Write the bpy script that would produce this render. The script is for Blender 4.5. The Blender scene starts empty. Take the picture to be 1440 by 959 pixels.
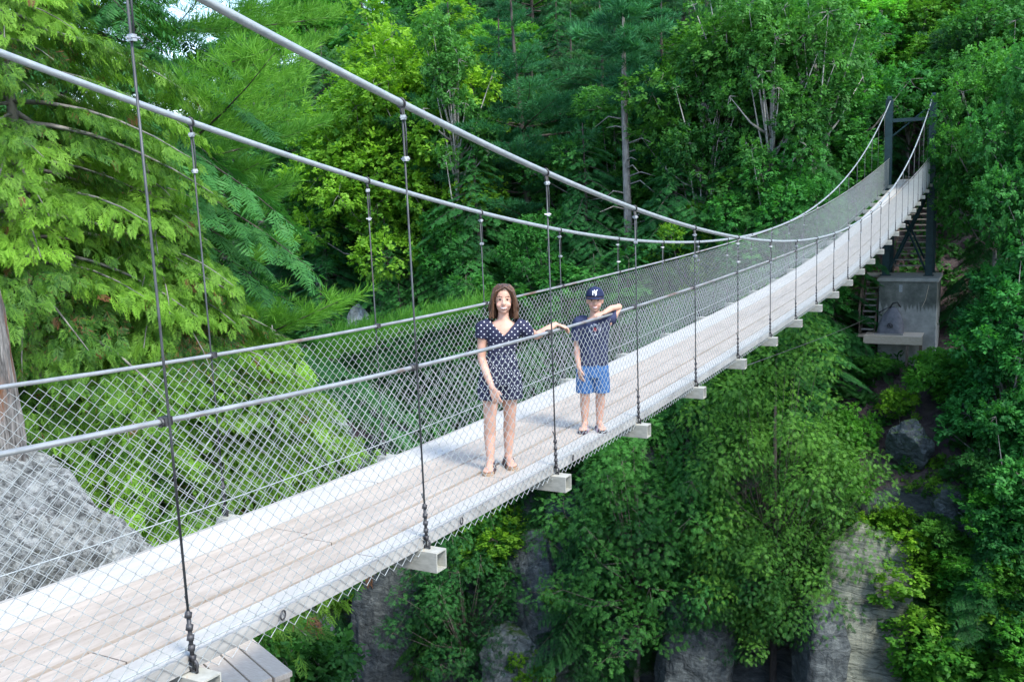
import bpy, bmesh, math, random
import numpy as np
from mathutils import Vector, Matrix, noise as mnoise
PI = math.pi
rng = np.random.default_rng(7)
random.seed(7)
scene = bpy.context.scene
COL = scene.collection

# ------------------------------------------------------------------ camera numbers
CAM = np.array([3.2838, -2.9642, 2.155]); YAW, PITCH, ROLL, FPX = -.4819, -.1598, -.0403, 1349.4
FW = np.array([math.sin(YAW)*math.cos(PITCH), math.cos(YAW)*math.cos(PITCH), math.sin(PITCH)])
_r = np.cross(FW, [0, 0, 1]); _r /= np.linalg.norm(_r); _u = np.cross(_r, FW)
RT = _r*math.cos(ROLL)+_u*math.sin(ROLL); UP = _u*math.cos(ROLL)-_r*math.sin(ROLL)
def ray(x, y): return FW+RT*(x-720)/FPX-UP*(y-479.5)/FPX
def at_y(x, y, Y):
    d = ray(x, y); return CAM+d*(Y-CAM[1])/d[1]
def at_z(x, y, Z):
    d = ray(x, y); return CAM+d*(Z-CAM[2])/d[2]
def at_d(x, y, D): return CAM+ray(x, y)*D

# ------------------------------------------------------------------ object helpers
def tag(o, label=None, cat=None, group=None, kind=None):
    if label: o['label'] = label
    if cat: o['category'] = cat
    if group: o['group'] = group
    if kind: o['kind'] = kind
    return o
def link(name, mesh, mats=(), parent=None):
    o = bpy.data.objects.new(name, mesh); COL.objects.link(o)
    for m in mats: mesh.materials.append(m)
    if parent: o.parent = parent
    return o
def thing(name, label, cat, loc=(0, 0, 0), rz=0, group=None):
    o = bpy.data.objects.new(name, None); COL.objects.link(o)
    o.location = loc; o.rotation_euler = (0, 0, rz); o.empty_display_size = .2
    return tag(o, label, cat, group)
def pymesh(name, V, F, smooth=False):
    me = bpy.data.meshes.new(name); me.from_pydata([tuple(map(float, v)) for v in V], [], [tuple(map(int, f)) for f in F]); me.update()
    if smooth: me.polygons.foreach_set('use_smooth', [True]*len(me.polygons))
    return me
def npmesh(name, V, F, tint=None, smooth=False):
    """V (n,3), F (m,k) all with the same k"""
    V = np.asarray(V, np.float32); F = np.asarray(F, np.int32); k = F.shape[1]
    me = bpy.data.meshes.new(name)
    me.vertices.add(len(V)); me.vertices.foreach_set('co', V.ravel())
    me.loops.add(F.size); me.loops.foreach_set('vertex_index', F.ravel())
    me.polygons.add(len(F)); me.polygons.foreach_set('loop_start', np.arange(0, F.size, k, dtype=np.int32))
    if smooth: me.polygons.foreach_set('use_smooth', np.ones(len(F), bool))
    if tint is not None:
        a = me.attributes.new('tint', 'FLOAT', 'FACE'); a.data.foreach_set('value', np.asarray(tint, np.float32))
    me.update(calc_edges=True); me.validate(); return me
class MB:
    """collects pieces into one mesh"""
    def __init__(s): s.V = []; s.F = []; s.n = 0
    def add(s, V, F):
        s.V += [tuple(v) for v in V]; s.F += [tuple(i+s.n for i in f) for f in F]; s.n += len(V); return s
    def box(s, lo, hi, M=None):
        x0, y0, z0 = lo; x1, y1, z1 = hi
        V = [(x0, y0, z0), (x1, y0, z0), (x1, y1, z0), (x0, y1, z0), (x0, y0, z1), (x1, y0, z1), (x1, y1, z1), (x0, y1, z1)]
        if M is not None: V = [tuple(M @ Vector(v)) for v in V]
        return s.add(V, [(3, 2, 1, 0), (4, 5, 6, 7), (0, 1, 5, 4), (1, 2, 6, 5), (2, 3, 7, 6), (3, 0, 4, 7)])
    def tube(s, P, r, n=8, caps=True):
        P = [Vector(p) for p in P]; rs = r if hasattr(r, '__len__') else [r]*len(P)
        V = []; F = []; ref = None
        for i, p in enumerate(P):
            d = (P[min(i+1, len(P)-1)]-P[max(i-1, 0)]).normalized()
            if ref is None: ref = Vector((1, 0, 0)) if abs(d.x) < .9 else Vector((0, 0, 1))
            a = (ref-d*ref.dot(d)).normalized(); b = d.cross(a); ref = a
            for k in range(n):
                t = 2*PI*k/n; V.append(p+(a*math.cos(t)+b*math.sin(t))*rs[i])
        for i in range(len(P)-1):
            for k in range(n):
                F.append((i*n+k, i*n+(k+1) % n, (i+1)*n+(k+1) % n, (i+1)*n+k))
        if caps: F.append(tuple(reversed(range(n)))); F.append(tuple((len(P)-1)*n+k for k in range(n)))
        return s.add(V, F)
    def torus(s, c, ax, R, r, n=14, m=6):
        ax = Vector(ax).normalized(); a = ax.orthogonal().normalized(); b = ax.cross(a); V = []; F = []
        for i in range(n):
            t = 2*PI*i/n; o = a*math.cos(t)+b*math.sin(t)
            for k in range(m):
                q = 2*PI*k/m; V.append(Vector(c)+o*(R+r*math.cos(q))+ax*r*math.sin(q))
        for i in range(n):
            for k in range(m):
                F.append((i*m+k, ((i+1) % n)*m+k, ((i+1) % n)*m+(k+1) % m, i*m+(k+1) % m))
        return s.add(V, F)
    def loft(s, rings, n=16):
        """rings: (cx,cy,cz,rx,ry[,tilt]) horizontal ellipses, capped"""
        V = []; F = []
        for (cx, cy, cz, rx, ry) in rings:
            for k in range(n):
                t = 2*PI*k/n; V.append((cx+rx*math.cos(t), cy+ry*math.sin(t), cz))
        for i in range(len(rings)-1):
            for k in range(n): F.append((i*n+k, i*n+(k+1) % n, (i+1)*n+(k+1) % n, (i+1)*n+k))
        F.append(tuple(reversed(range(n)))); F.append(tuple((len(rings)-1)*n+k for k in range(n)))
        return s.add(V, F)
    def ball(s, c, r, n=14, m=8):
        r = r if hasattr(r, '__len__') else (r, r, r); V = [(c[0], c[1], c[2]-r[2])]; F = []
        for i in range(1, m):
            p = -PI/2+PI*i/m
            for k in range(n):
                t = 2*PI*k/n; V.append((c[0]+r[0]*math.cos(p)*math.cos(t), c[1]+r[1]*math.cos(p)*math.sin(t), c[2]+r[2]*math.sin(p)))
        V.append((c[0], c[1], c[2]+r[2])); e = len(V)-1
        for k in range(n): F.append((0, 1+(k+1) % n, 1+k)); F.append((e, 1+(m-2)*n+k, 1+(m-2)*n+(k+1) % n))
        for i in range(m-2):
            for k in range(n): F.append((1+i*n+k, 1+i*n+(k+1) % n, 1+(i+1)*n+(k+1) % n, 1+(i+1)*n+k))
        return s.add(V, F)
    def mesh(s, name, smooth=False): return pymesh(name, s.V, s.F, smooth)
    def build(s, name, m, parent=None, smooth=False, bevel=0):
        o = link(name, s.mesh(name, smooth), m if isinstance(m, (list, tuple)) else [m], parent)
        if bevel:
            b = o.modifiers.new('bevel', 'BEVEL'); b.width = bevel; b.segments = 2; b.limit_method = 'ANGLE'
        return o

# ------------------------------------------------------------------ materials
def newmat(name):
    m = bpy.data.materials.new(name); m.use_nodes = True; nt = m.node_tree
    return m, nt, nt.nodes['Principled BSDF']
def N(nt, t, **kw):
    n = nt.nodes.new(t)
    for k, v in kw.items():
        if k in n.inputs: n.inputs[k].default_value = v
        else: setattr(n, k, v)
    return n
def L(nt, a, ao, b, bi): nt.links.new(a.outputs[ao], b.inputs[bi])
def c4(c): return (c[0], c[1], c[2], 1)
def ramp(nt, stops):
    r = nt.nodes.new('ShaderNodeValToRGB'); e = r.color_ramp.elements
    while len(e) < len(stops): e.new(.5)
    for i, (p, c) in enumerate(stops): e[i].position = p; e[i].color = c4(c)
    return r
def coords(nt, scale=(1, 1, 1), rot=(0, 0, 0)):
    tc = N(nt, 'ShaderNodeTexCoord'); mp = N(nt, 'ShaderNodeMapping'); mp.inputs['Scale'].default_value = scale; mp.inputs['Rotation'].default_value = rot
    L(nt, tc, 'Object', mp, 'Vector'); return mp
def surf(name, a, b, scale=8, rough=.6, metal=0, stretch=(1, 1, 1), bump=.1, detail=6, spec=.4, spots=None, lo=.35, hi=.65, bdist=.02):
    m, nt, p = newmat(name); mp = coords(nt, stretch)
    n = N(nt, 'ShaderNodeTexNoise', Scale=scale, Detail=detail, Roughness=.65); L(nt, mp, 'Vector', n, 'Vector')
    r = ramp(nt, [(lo, a), (hi, b)]); L(nt, n, 'Fac', r, 'Fac'); out = (r, 'Color')
    if spots:
        sc, th, col = spots
        n2 = N(nt, 'ShaderNodeTexNoise', Scale=sc, Detail=5, Roughness=.7); L(nt, mp, 'Vector', n2, 'Vector')
        r2 = ramp(nt, [(th, (0, 0, 0)), (th+.1, (1, 1, 1))]); L(nt, n2, 'Fac', r2, 'Fac')
        mx = N(nt, 'ShaderNodeMixRGB'); L(nt, r2, 'Color', mx, 'Fac'); L(nt, r, 'Color', mx, 'Color1'); mx.inputs['Color2'].default_value = c4(col); out = (mx, 'Color')
    L(nt, out[0], out[1], p, 'Base Color'); p.inputs['Roughness'].default_value = rough; p.inputs['Metallic'].default_value = metal
    p.inputs['Specular IOR Level'].default_value = spec
    if bump:
        b_ = N(nt, 'ShaderNodeBump', Strength=bump, Distance=bdist); L(nt, n, 'Fac', b_, 'Height'); L(nt, b_, 'Normal', p, 'Normal')
    return m
def foliage(name, a, b, trans=.32, rough=.55, spec=.2, brown=False):
    m, nt, p = newmat(name)
    at = N(nt, 'ShaderNodeAttribute', attribute_name='tint'); oi = N(nt, 'ShaderNodeObjectInfo')
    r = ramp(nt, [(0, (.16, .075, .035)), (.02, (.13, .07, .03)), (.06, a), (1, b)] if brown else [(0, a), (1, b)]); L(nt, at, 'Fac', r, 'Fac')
    mul = N(nt, 'ShaderNodeMixRGB', blend_type='MULTIPLY'); mul.inputs['Fac'].default_value = 1
    L(nt, r, 'Color', mul, 'Color1'); L(nt, oi, 'Color', mul, 'Color2')
    L(nt, mul, 'Color', p, 'Base Color'); p.inputs['Roughness'].default_value = rough; p.inputs['Specular IOR Level'].default_value = spec
    t = N(nt, 'ShaderNodeBsdfTranslucent'); g = N(nt, 'ShaderNodeMixRGB', blend_type='MULTIPLY'); g.inputs['Fac'].default_value = 1
    g.inputs['Color2'].default_value = (1.5, 1.6, .8, 1); L(nt, mul, 'Color', g, 'Color1'); L(nt, g, 'Color', t, 'Color')
    mx = N(nt, 'ShaderNodeMixShader'); mx.inputs['Fac'].default_value = trans
    L(nt, p, 'BSDF', mx, 1); L(nt, t, 'BSDF', mx, 2); L(nt, mx, 'Shader', nt.nodes['Material Output'], 'Surface')
    return m

M = {}
def deckmat(name, a, b, stain):
    m, nt, p = newmat(name); mp = coords(nt, (1, .05, 1))
    oi = N(nt, 'ShaderNodeObjectInfo'); off = N(nt, 'ShaderNodeVectorMath', operation='SCALE'); cm = N(nt, 'ShaderNodeCombineXYZ'); L(nt, oi, 'Random', cm, 'X'); L(nt, oi, 'Random', cm, 'Y'); L(nt, cm, 'Vector', off, 0); off.inputs['Scale'].default_value = 37
    ad = N(nt, 'ShaderNodeVectorMath', operation='ADD'); L(nt, mp, 'Vector', ad, 0); L(nt, off, 'Vector', ad, 1)
    n = N(nt, 'ShaderNodeTexNoise', Scale=22, Detail=8, Roughness=.7); L(nt, ad, 'Vector', n, 'Vector'); r = ramp(nt, [(.3, a), (.7, b)]); L(nt, n, 'Fac', r, 'Fac')
    mp2 = coords(nt, (1, .22, 1)); ad2 = N(nt, 'ShaderNodeVectorMath', operation='ADD'); L(nt, mp2, 'Vector', ad2, 0); L(nt, off, 'Vector', ad2, 1)
    n2 = N(nt, 'ShaderNodeTexNoise', Scale=4.5, Detail=7, Roughness=.75); L(nt, ad2, 'Vector', n2, 'Vector'); r2 = ramp(nt, [(.50, (0, 0, 0)), (.78, (.85, .85, .85))]); L(nt, n2, 'Fac', r2, 'Fac')
    mx = N(nt, 'ShaderNodeMixRGB'); L(nt, r2, 'Color', mx, 'Fac'); L(nt, r, 'Color', mx, 'Color1'); mx.inputs['Color2'].default_value = c4(stain)
    tc = N(nt, 'ShaderNodeTexCoord'); sp = N(nt, 'ShaderNodeSeparateXYZ'); L(nt, tc, 'Object', sp, 'Vector')
    d = N(nt, 'ShaderNodeMath', operation='MULTIPLY_ADD'); L(nt, sp, 'Y', d, 0); d.inputs[1].default_value = 1/3.66; L(nt, oi, 'Random', d, 2)
    f = N(nt, 'ShaderNodeMath', operation='FRACT'); L(nt, d, 'Value', f, 0); lt = N(nt, 'ShaderNodeMath', operation='LESS_THAN'); L(nt, f, 'Value', lt, 0); lt.inputs[1].default_value = .0024
    n3 = N(nt, 'ShaderNodeTexNoise', Scale=60, Detail=2); L(nt, tc, 'Object', n3, 'Vector'); sp3 = ramp(nt, [(.70, (0, 0, 0)), (.74, (1, 1, 1))]); L(nt, n3, 'Fac', sp3, 'Fac')
    mxx = N(nt, 'ShaderNodeMath', operation='MAXIMUM'); L(nt, lt, 'Value', mxx, 0); L(nt, sp3, 'Color', mxx, 1)
    m2 = N(nt, 'ShaderNodeMixRGB'); L(nt, mxx, 'Value', m2, 'Fac'); L(nt, mx, 'Color', m2, 'Color1'); m2.inputs['Color2'].default_value = (.12, .10, .085, 1)
    L(nt, m2, 'Color', p, 'Base Color'); p.inputs['Roughness'].default_value = .55; p.inputs['Specular IOR Level'].default_value = .35
    bp = N(nt, 'ShaderNodeBump', Strength=.15, Distance=.01); L(nt, n, 'Fac', bp, 'Height'); L(nt, bp, 'Normal', p, 'Normal'); return m
M['plank_white'] = deckmat('plank_white', (.41, .40, .37), (.53, .52, .485), (.37, .35, .315))
M['plank_beige'] = deckmat('plank_beige', (.385, .325, .265), (.535, .465, .39), (.27, .22, .17))
M['fascia'] = surf('fascia', (.25, .245, .23), (.41, .40, .375), 10, .55, 0, (1, .2, 1), .05, spots=(5, .60, (.22, .18, .14)))
M['galv'] = surf('galvanised', (.27, .31, .32), (.38, .42, .43), 30, .42, .25, (1, .3, 1), .06)
M['rail'] = surf('rail_steel', (.25, .265, .265), (.39, .41, .41), 16, .4, .4, (1, .3, 1), .04, spots=(3, .58, (.20, .12, .085)))
M['wire'] = surf('chain_link', (.33, .36, .36), (.47, .51, .51), 12, .45, .2, (1, 1, 1), 0)
M['hanger'] = surf('hanger_cable', (.022, .024, .027), (.11, .12, .125), 5, .5, .3, (1, 1, .4), 0, spots=(4, .6, (.08, .04, .025)))
M['fitting'] = surf('steel_fitting', (.015, .015, .018), (.10, .10, .105), 20, .5, .4, bump=.1)
M['clip'] = surf('zinc_clip', (.25, .27, .29), (.45, .48, .5), 30, .4, .4, bump=.1)
M['beam'] = surf('galvanised_beam', (.33, .335, .29), (.50, .50, .44), 9, .5, .15, (1, 1, 3), .03, spots=(6, .6, (.50, .36, .24)))
M['tower'] = surf('tower_paint', (.008, .03, .036), (.016, .05, .058), 5, .5, .1, bump=.03, spots=(4, .68, (.05, .035, .025)))
M['wood'] = surf('pale_lumber', (.42, .33, .24), (.58, .49, .38), 9, .7, 0, (1, 8, 8), .12)
M['wood_board'] = surf('pale_board', (.62, .49, .37), (.80, .70, .58), 9, .7, 0, (1.2, 14, 6), .12)
M['old_wood'] = surf('weathered_lumber', (.10, .075, .055), (.20, .155, .12), 8, .8, 0, (4, 4, .6), .2)
M['tread'] = surf('grey_tread', (.20, .19, .17), (.34, .32, .29), 8, .8, 0, (.6, 5, 5), .15)
M['cover'] = surf('grey_cover', (.10, .10, .115), (.17, .17, .19), 5, .6, 0, bump=.2, spots=(9, .64, (.10, .095, .11)))
M['bark'] = surf('bark', (.035, .028, .024), (.10, .085, .075), 9, .9, 0, (1, 1, .2), .8, bdist=.05)
M['bark_pale'] = surf('pale_bark', (.10, .095, .085), (.27, .26, .24), 7, .9, 0, (1, 1, .35), .6, spots=(6, .6, (.05, .05, .045)))
M['bark_white'] = surf('birch_bark', (.20, .20, .185), (.40, .39, .37), 5, .8, 0, (1, 1, 2.5), .2, spots=(7, .62, (.05, .045, .04)))
M['twig'] = surf('twig', (.06, .05, .045), (.20, .17, .15), 10, .9, 0, (1, 1, 1), .1)
M['dead'] = surf('dead_wood', (.03, .026, .023), (.36, .345, .32), 9, .9, 0, (3.2, 3.2, .32), 1.0, spots=(2.2, .54, (.15, .06, .022)), bdist=.05)
M['skin'] = None

def concrete(name):
    m, nt, p = newmat(name); mp = coords(nt)
    n = N(nt, 'ShaderNodeTexNoise', Scale=1.2, Detail=8, Roughness=.7); L(nt, mp, 'Vector', n, 'Vector')
    r = ramp(nt, [(.35, (.06, .07, .06)), (.52, (.13, .14, .125)), (.68, (.24, .24, .215))]); L(nt, n, 'Fac', r, 'Fac')
    # the lower lift of the pour is paler, with dark runs over its edge
    tc = N(nt, 'ShaderNodeTexCoord'); sp = N(nt, 'ShaderNodeSeparateXYZ'); L(nt, tc, 'Object', sp, 'Vector')
    mp2 = coords(nt, (5, 5, .5)); n2 = N(nt, 'ShaderNodeTexNoise', Scale=1.5, Detail=5); L(nt, mp2, 'Vector', n2, 'Vector')
    a = N(nt, 'ShaderNodeMath', operation='MULTIPLY_ADD'); L(nt, n2, 'Fac', a, 0); a.inputs[1].default_value = 1.6; L(nt, sp, 'Z', a, 2)
    s = N(nt, 'ShaderNodeMapRange'); L(nt, a, 'Value', s, 'Value'); s.inputs['From Min'].default_value = -.42; s.inputs['From Max'].default_value = -.62
    mx = N(nt, 'ShaderNodeMixRGB'); L(nt, s, 'Result', mx, 'Fac'); L(nt, r, 'Color', mx, 'Color1')
    r3 = ramp(nt, [(.4, (.24, .25, .235)), (.65, (.40, .40, .38))]); L(nt, n, 'Fac', r3, 'Fac'); L(nt, r3, 'Color', mx, 'Color2')
    L(nt, mx, 'Color', p, 'Base Color'); p.inputs['Roughness'].default_value = .85
    b = N(nt, 'ShaderNodeBump', Strength=.3, Distance=.03); L(nt, n, 'Fac', b, 'Height'); L(nt, b, 'Normal', p, 'Normal')
    return m
M['concrete'] = concrete('concrete')

def rockmat(name, a, b, c, moss=(.05, .10, .025), mossamt=.42, strata=(1.3, 1.3, 2.2), scale=1.0, rot=(.3, .2, 0), crack=.45, pits=0):
    m, nt, p = newmat(name); mp = coords(nt, tuple(s*scale for s in strata), rot)
    n = N(nt, 'ShaderNodeTexNoise', Scale=1.2, Detail=12, Roughness=.76, Distortion=1.1); L(nt, mp, 'Vector', n, 'Vector')
    r = ramp(nt, [(.33, a), (.5, b), (.68, c)]); L(nt, n, 'Fac', r, 'Fac')
    v = N(nt, 'ShaderNodeTexVoronoi', feature='DISTANCE_TO_EDGE', Scale=.9); 
    mpv = coords(nt, tuple(s*scale for s in strata), rot)
    nv = N(nt, 'ShaderNodeTexNoise', Scale=2.5, Detail=6); L(nt, mpv, 'Vector', nv, 'Vector')
    ad = N(nt, 'ShaderNodeMixRGB', blend_type='ADD'); ad.inputs['Fac'].default_value = .5; L(nt, mpv, 'Vector', ad, 'Color1'); L(nt, nv, 'Color', ad, 'Color2'); L(nt, ad, 'Color', v, 'Vector')
    cr = ramp(nt, [(0, (.25, .25, .25)), (.05, (1, 1, 1))]); L(nt, v, 'Distance', cr, 'Fac')
    mu = N(nt, 'ShaderNodeMixRGB', blend_type='MULTIPLY'); mu.inputs['Fac'].default_value = crack; L(nt, r, 'Color', mu, 'Color1'); L(nt, cr, 'Color', mu, 'Color2')
    if pits:
        n4 = N(nt, 'ShaderNodeTexNoise', Scale=pits, Detail=8, Roughness=.8); mp4 = coords(nt); L(nt, mp4, 'Vector', n4, 'Vector')
        r4 = ramp(nt, [(.40, (.12, .12, .12)), (.50, (.9, .9, .9)), (.62, (1.25, 1.25, 1.22))]); L(nt, n4, 'Fac', r4, 'Fac')
        m4 = N(nt, 'ShaderNodeMixRGB', blend_type='MULTIPLY'); m4.inputs['Fac'].default_value = .85; L(nt, mu, 'Color', m4, 'Color1'); L(nt, r4, 'Color', m4, 'Color2'); mu = m4
    # moss and litter lie where the rock faces up
    ge = N(nt, 'ShaderNodeNewGeometry'); sp = N(nt, 'ShaderNodeSeparateXYZ'); L(nt, ge, 'Normal', sp, 'Vector')
    n3 = N(nt, 'ShaderNodeTexNoise', Scale=1.7*scale, Detail=6); mp3 = coords(nt); L(nt, mp3, 'Vector', n3, 'Vector')
    am = N(nt, 'ShaderNodeMath', operation='MULTIPLY_ADD'); L(nt, n3, 'Fac', am, 0); am.inputs[1].default_value = 1.1; L(nt, sp, 'Z', am, 2)
    mr = N(nt, 'ShaderNodeMapRange'); L(nt, am, 'Value', mr, 'Value'); mr.inputs['From Min'].default_value = .75+mossamt; mr.inputs['From Max'].default_value = .95+mossamt
    mx = N(nt, 'ShaderNodeMixRGB'); L(nt, mr, 'Result', mx, 'Fac'); L(nt, mu, 'Color', mx, 'Color1'); mx.inputs['Color2'].default_value = c4(moss)
    L(nt, mx, 'Color', p, 'Base Color'); p.inputs['Roughness'].default_value = .85; p.inputs['Specular IOR Level'].default_value = .3
    bs = N(nt, 'ShaderNodeMath', operation='ADD'); L(nt, n, 'Fac', bs, 0)
    ml = N(nt, 'ShaderNodeMath', operation='MULTIPLY'); L(nt, cr, 'Color', ml, 0); ml.inputs[1].default_value = .35*crack; L(nt, ml, 'Value', bs, 1)
    bp = N(nt, 'ShaderNodeBump', Strength=.9, Distance=.12/scale); L(nt, bs, 'Value', bp, 'Height'); L(nt, bp, 'Normal', p, 'Normal')
    return m
M['rock_dark'] = rockmat('rock_dark', (.026, .033, .036), (.080, .096, .10), (.19, .215, .21))
M['rock_slab'] = rockmat('rock_slab', (.075, .085, .07), (.19, .21, .17), (.33, .345, .28), strata=(.6, 1.0, 3.6), mossamt=.62, crack=.6)
M['rock_pale'] = rockmat('rock_pale', (.10, .11, .105), (.30, .32, .31), (.52, .54, .53), strata=(3, 3, 5), mossamt=.72, moss=(.13, .12, .05), scale=1.0, crack=.55, pits=8)
M['rock_river'] = rockmat('rock_river', (.06, .075, .075), (.17, .20, .20), (.36, .40, .40), strata=(1.8, 1.5, .9), mossamt=.6)

def groundmat():
    m, nt, p = newmat('forest_floor'); mp = coords(nt)
    n = N(nt, 'ShaderNodeTexNoise', Scale=1.3, Detail=9, Roughness=.75); L(nt, mp, 'Vector', n, 'Vector')
    r = ramp(nt, [(.3, (.028, .021, .022)), (.48, (.105, .08, .085)), (.62, (.17, .13, .12)), (.75, (.07, .10, .035))]); L(nt, n, 'Fac', r, 'Fac')
    n5 = N(nt, 'ShaderNodeTexNoise', Scale=11, Detail=4, Roughness=.8); L(nt, mp, 'Vector', n5, 'Vector')
    r5 = ramp(nt, [(.6, (0, 0, 0)), (.7, (1, 1, 1))]); L(nt, n5, 'Fac', r5, 'Fac')
    mx5 = N(nt, 'ShaderNodeMixRGB'); L(nt, r5, 'Color', mx5, 'Fac'); L(nt, r, 'Color', mx5, 'Color1'); mx5.inputs['Color2'].default_value = (.13, .10, .085, 1)
    ge = N(nt, 'ShaderNodeNewGeometry'); sp = N(nt, 'ShaderNodeSeparateXYZ'); L(nt, ge, 'Normal', sp, 'Vector')
    mps = coords(nt, (.6, .6, 2.4), (.25, .15, 0)); n2 = N(nt, 'ShaderNodeTexNoise', Scale=1.1, Detail=10, Roughness=.72, Distortion=.5); L(nt, mps, 'Vector', n2, 'Vector')
    r2 = ramp(nt, [(.34, (.035, .042, .045)), (.52, (.10, .115, .118)), (.7, (.23, .255, .25))]); L(nt, n2, 'Fac', r2, 'Fac')
    mr = N(nt, 'ShaderNodeMapRange'); L(nt, sp, 'Z', mr, 'Value'); mr.inputs['From Min'].default_value = .52; mr.inputs['From Max'].default_value = .40
    mx = N(nt, 'ShaderNodeMixRGB'); L(nt, mr, 'Result', mx, 'Fac'); L(nt, mx5, 'Color', mx, 'Color1'); L(nt, r2, 'Color', mx, 'Color2')
    L(nt, mx, 'Color', p, 'Base Color'); p.inputs['Roughness'].default_value = .95; p.inputs['Specular IOR Level'].default_value = .15
    bs = N(nt, 'ShaderNodeMath', operation='ADD'); L(nt, n, 'Fac', bs, 0); L(nt, n2, 'Fac', bs, 1)
    bp = N(nt, 'ShaderNodeBump', Strength=1, Distance=.25); L(nt, bs, 'Value', bp, 'Height'); L(nt, bp, 'Normal', p, 'Normal')
    return m
M['ground'] = groundmat()

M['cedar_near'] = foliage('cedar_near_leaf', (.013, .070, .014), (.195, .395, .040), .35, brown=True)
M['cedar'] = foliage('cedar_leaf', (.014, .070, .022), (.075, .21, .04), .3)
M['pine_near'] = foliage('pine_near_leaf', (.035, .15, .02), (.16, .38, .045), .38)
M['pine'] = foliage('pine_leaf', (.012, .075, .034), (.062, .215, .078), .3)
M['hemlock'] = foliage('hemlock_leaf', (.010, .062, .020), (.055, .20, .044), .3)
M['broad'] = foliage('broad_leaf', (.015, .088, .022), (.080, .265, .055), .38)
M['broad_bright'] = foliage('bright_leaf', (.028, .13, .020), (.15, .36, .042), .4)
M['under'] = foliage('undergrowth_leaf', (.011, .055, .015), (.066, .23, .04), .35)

# ------------------------------------------------------------------ foliage templates: (verts, quads), +y is outwards, +z is the upper side
def rhomb(b, d, n, Ln, w, fold=.0):
    b, d, n = map(lambda q: np.array(q, float), (b, d, n)); d = d/np.linalg.norm(d); s = np.cross(d, n); s /= np.linalg.norm(s)+1e-9; nn = np.cross(s, d)
    return [b, b+d*Ln*.45+s*w/2+nn*fold, b+d*Ln, b+d*Ln*.45-s*w/2+nn*fold]
def tmpl(quads):
    V = np.array([v for q in quads for v in q]); return V, np.arange(len(V)).reshape(-1, 4)
def T_cedar(pairs=8, fine=True, seed=0, wide=.075):
    g = np.random.default_rng(seed); Q = [rhomb((0, 0, 0), (0, 1, -.1), (0, 0, 1), 1, .05)]
    for i in range(pairs):
        t = .08+.86*i/pairs
        for s in (-1, 1):
            tt = t+g.uniform(-.03, .03); ln = (.52*(1-tt)**.7+.12)*g.uniform(.8, 1.15); a = math.radians(g.uniform(30, 48))
            d = np.array((s*math.sin(a), math.cos(a), -.15+g.uniform(-.15, .1))); b = np.array((0, tt, -.1*tt*tt))
            Q.append(rhomb(b, d, (0, 0, 1), ln, wide*1.1, g.uniform(-.02, .02)))
            if fine:
                for f, sd in ((.35, 1), (.55, -1)):
                    a2 = a+sd*math.radians(g.uniform(25, 40)); d2 = np.array((s*math.sin(a2), math.cos(a2), -.2))
                    Q.append(rhomb(b+d*ln*f, d2, (0, 0, 1), ln*.5, wide, 0))
    return tmpl(Q)
def T_pine(nn=16, seed=0, w=.05):
    g = np.random.default_rng(seed); Q = []
    for i in range(nn):
        az = 2*PI*i/nn*1.618*3; po = math.radians(g.uniform(12, 68)); d = np.array((math.sin(po)*math.cos(az), math.cos(po), math.sin(po)*math.sin(az)+.12))
        n = np.cross(d, g.normal(size=3)); Q.append(rhomb((0, g.uniform(-.25, .1), 0), d, n, g.uniform(.75, 1.05), w))
    return tmpl(Q)
def T_hemlock(pairs=7, seed=0, w=.085):
    g = np.random.default_rng(seed); Q = [rhomb((0, 0, 0), (0, 1, -.18), (0, 0, 1), 1, .06)]
    for i in range(pairs):
        t = .05+.9*i/pairs
        for s in (-1, 1):
            a = math.radians(g.uniform(48, 68)); ln = (.5*(1-t)+.13)*g.uniform(.75, 1.2)
            Q.append(rhomb((0, t+g.uniform(-.04, .04), -.18*t*t), (s*math.sin(a), math.cos(a), -.18-g.uniform(0, .3)), (0, 0, 1), ln, w*g.uniform(.8, 1.3)))
    return tmpl(Q)
def T_broad(nl=9, seed=0, ln=.46, w=.30):
    g = np.random.default_rng(seed); Q = []
    for i in range(nl):
        az = g.uniform(-2.2, 2.2); t = g.uniform(0, .75); d = np.array((math.sin(az), math.cos(az)*.8+.25, g.uniform(-.55, .15)))
        n = np.array((g.normal()*.4, g.normal()*.4, 1)); q = rhomb((g.normal()*.08, t, g.normal()*.12), d, n, ln*g.uniform(.7, 1.2), w*g.uniform(.8, 1.15), -.03)
        Q.append(q)
    return tmpl(Q)
TC = [T_cedar(6, True, i, .055) for i in range(4)]
TCF = [T_cedar(5, False, i, .085) for i in range(4)]
TP = [T_pine(20, i, .042) for i in range(4)]
TPF = [T_pine(11, i, .10) for i in range(4)]
TH = [T_hemlock(8, i) for i in range(4)]
THF = [T_hemlock(5, i, .10) for i in range(4)]
TB = [T_broad(10, i) for i in range(5)]

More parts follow.
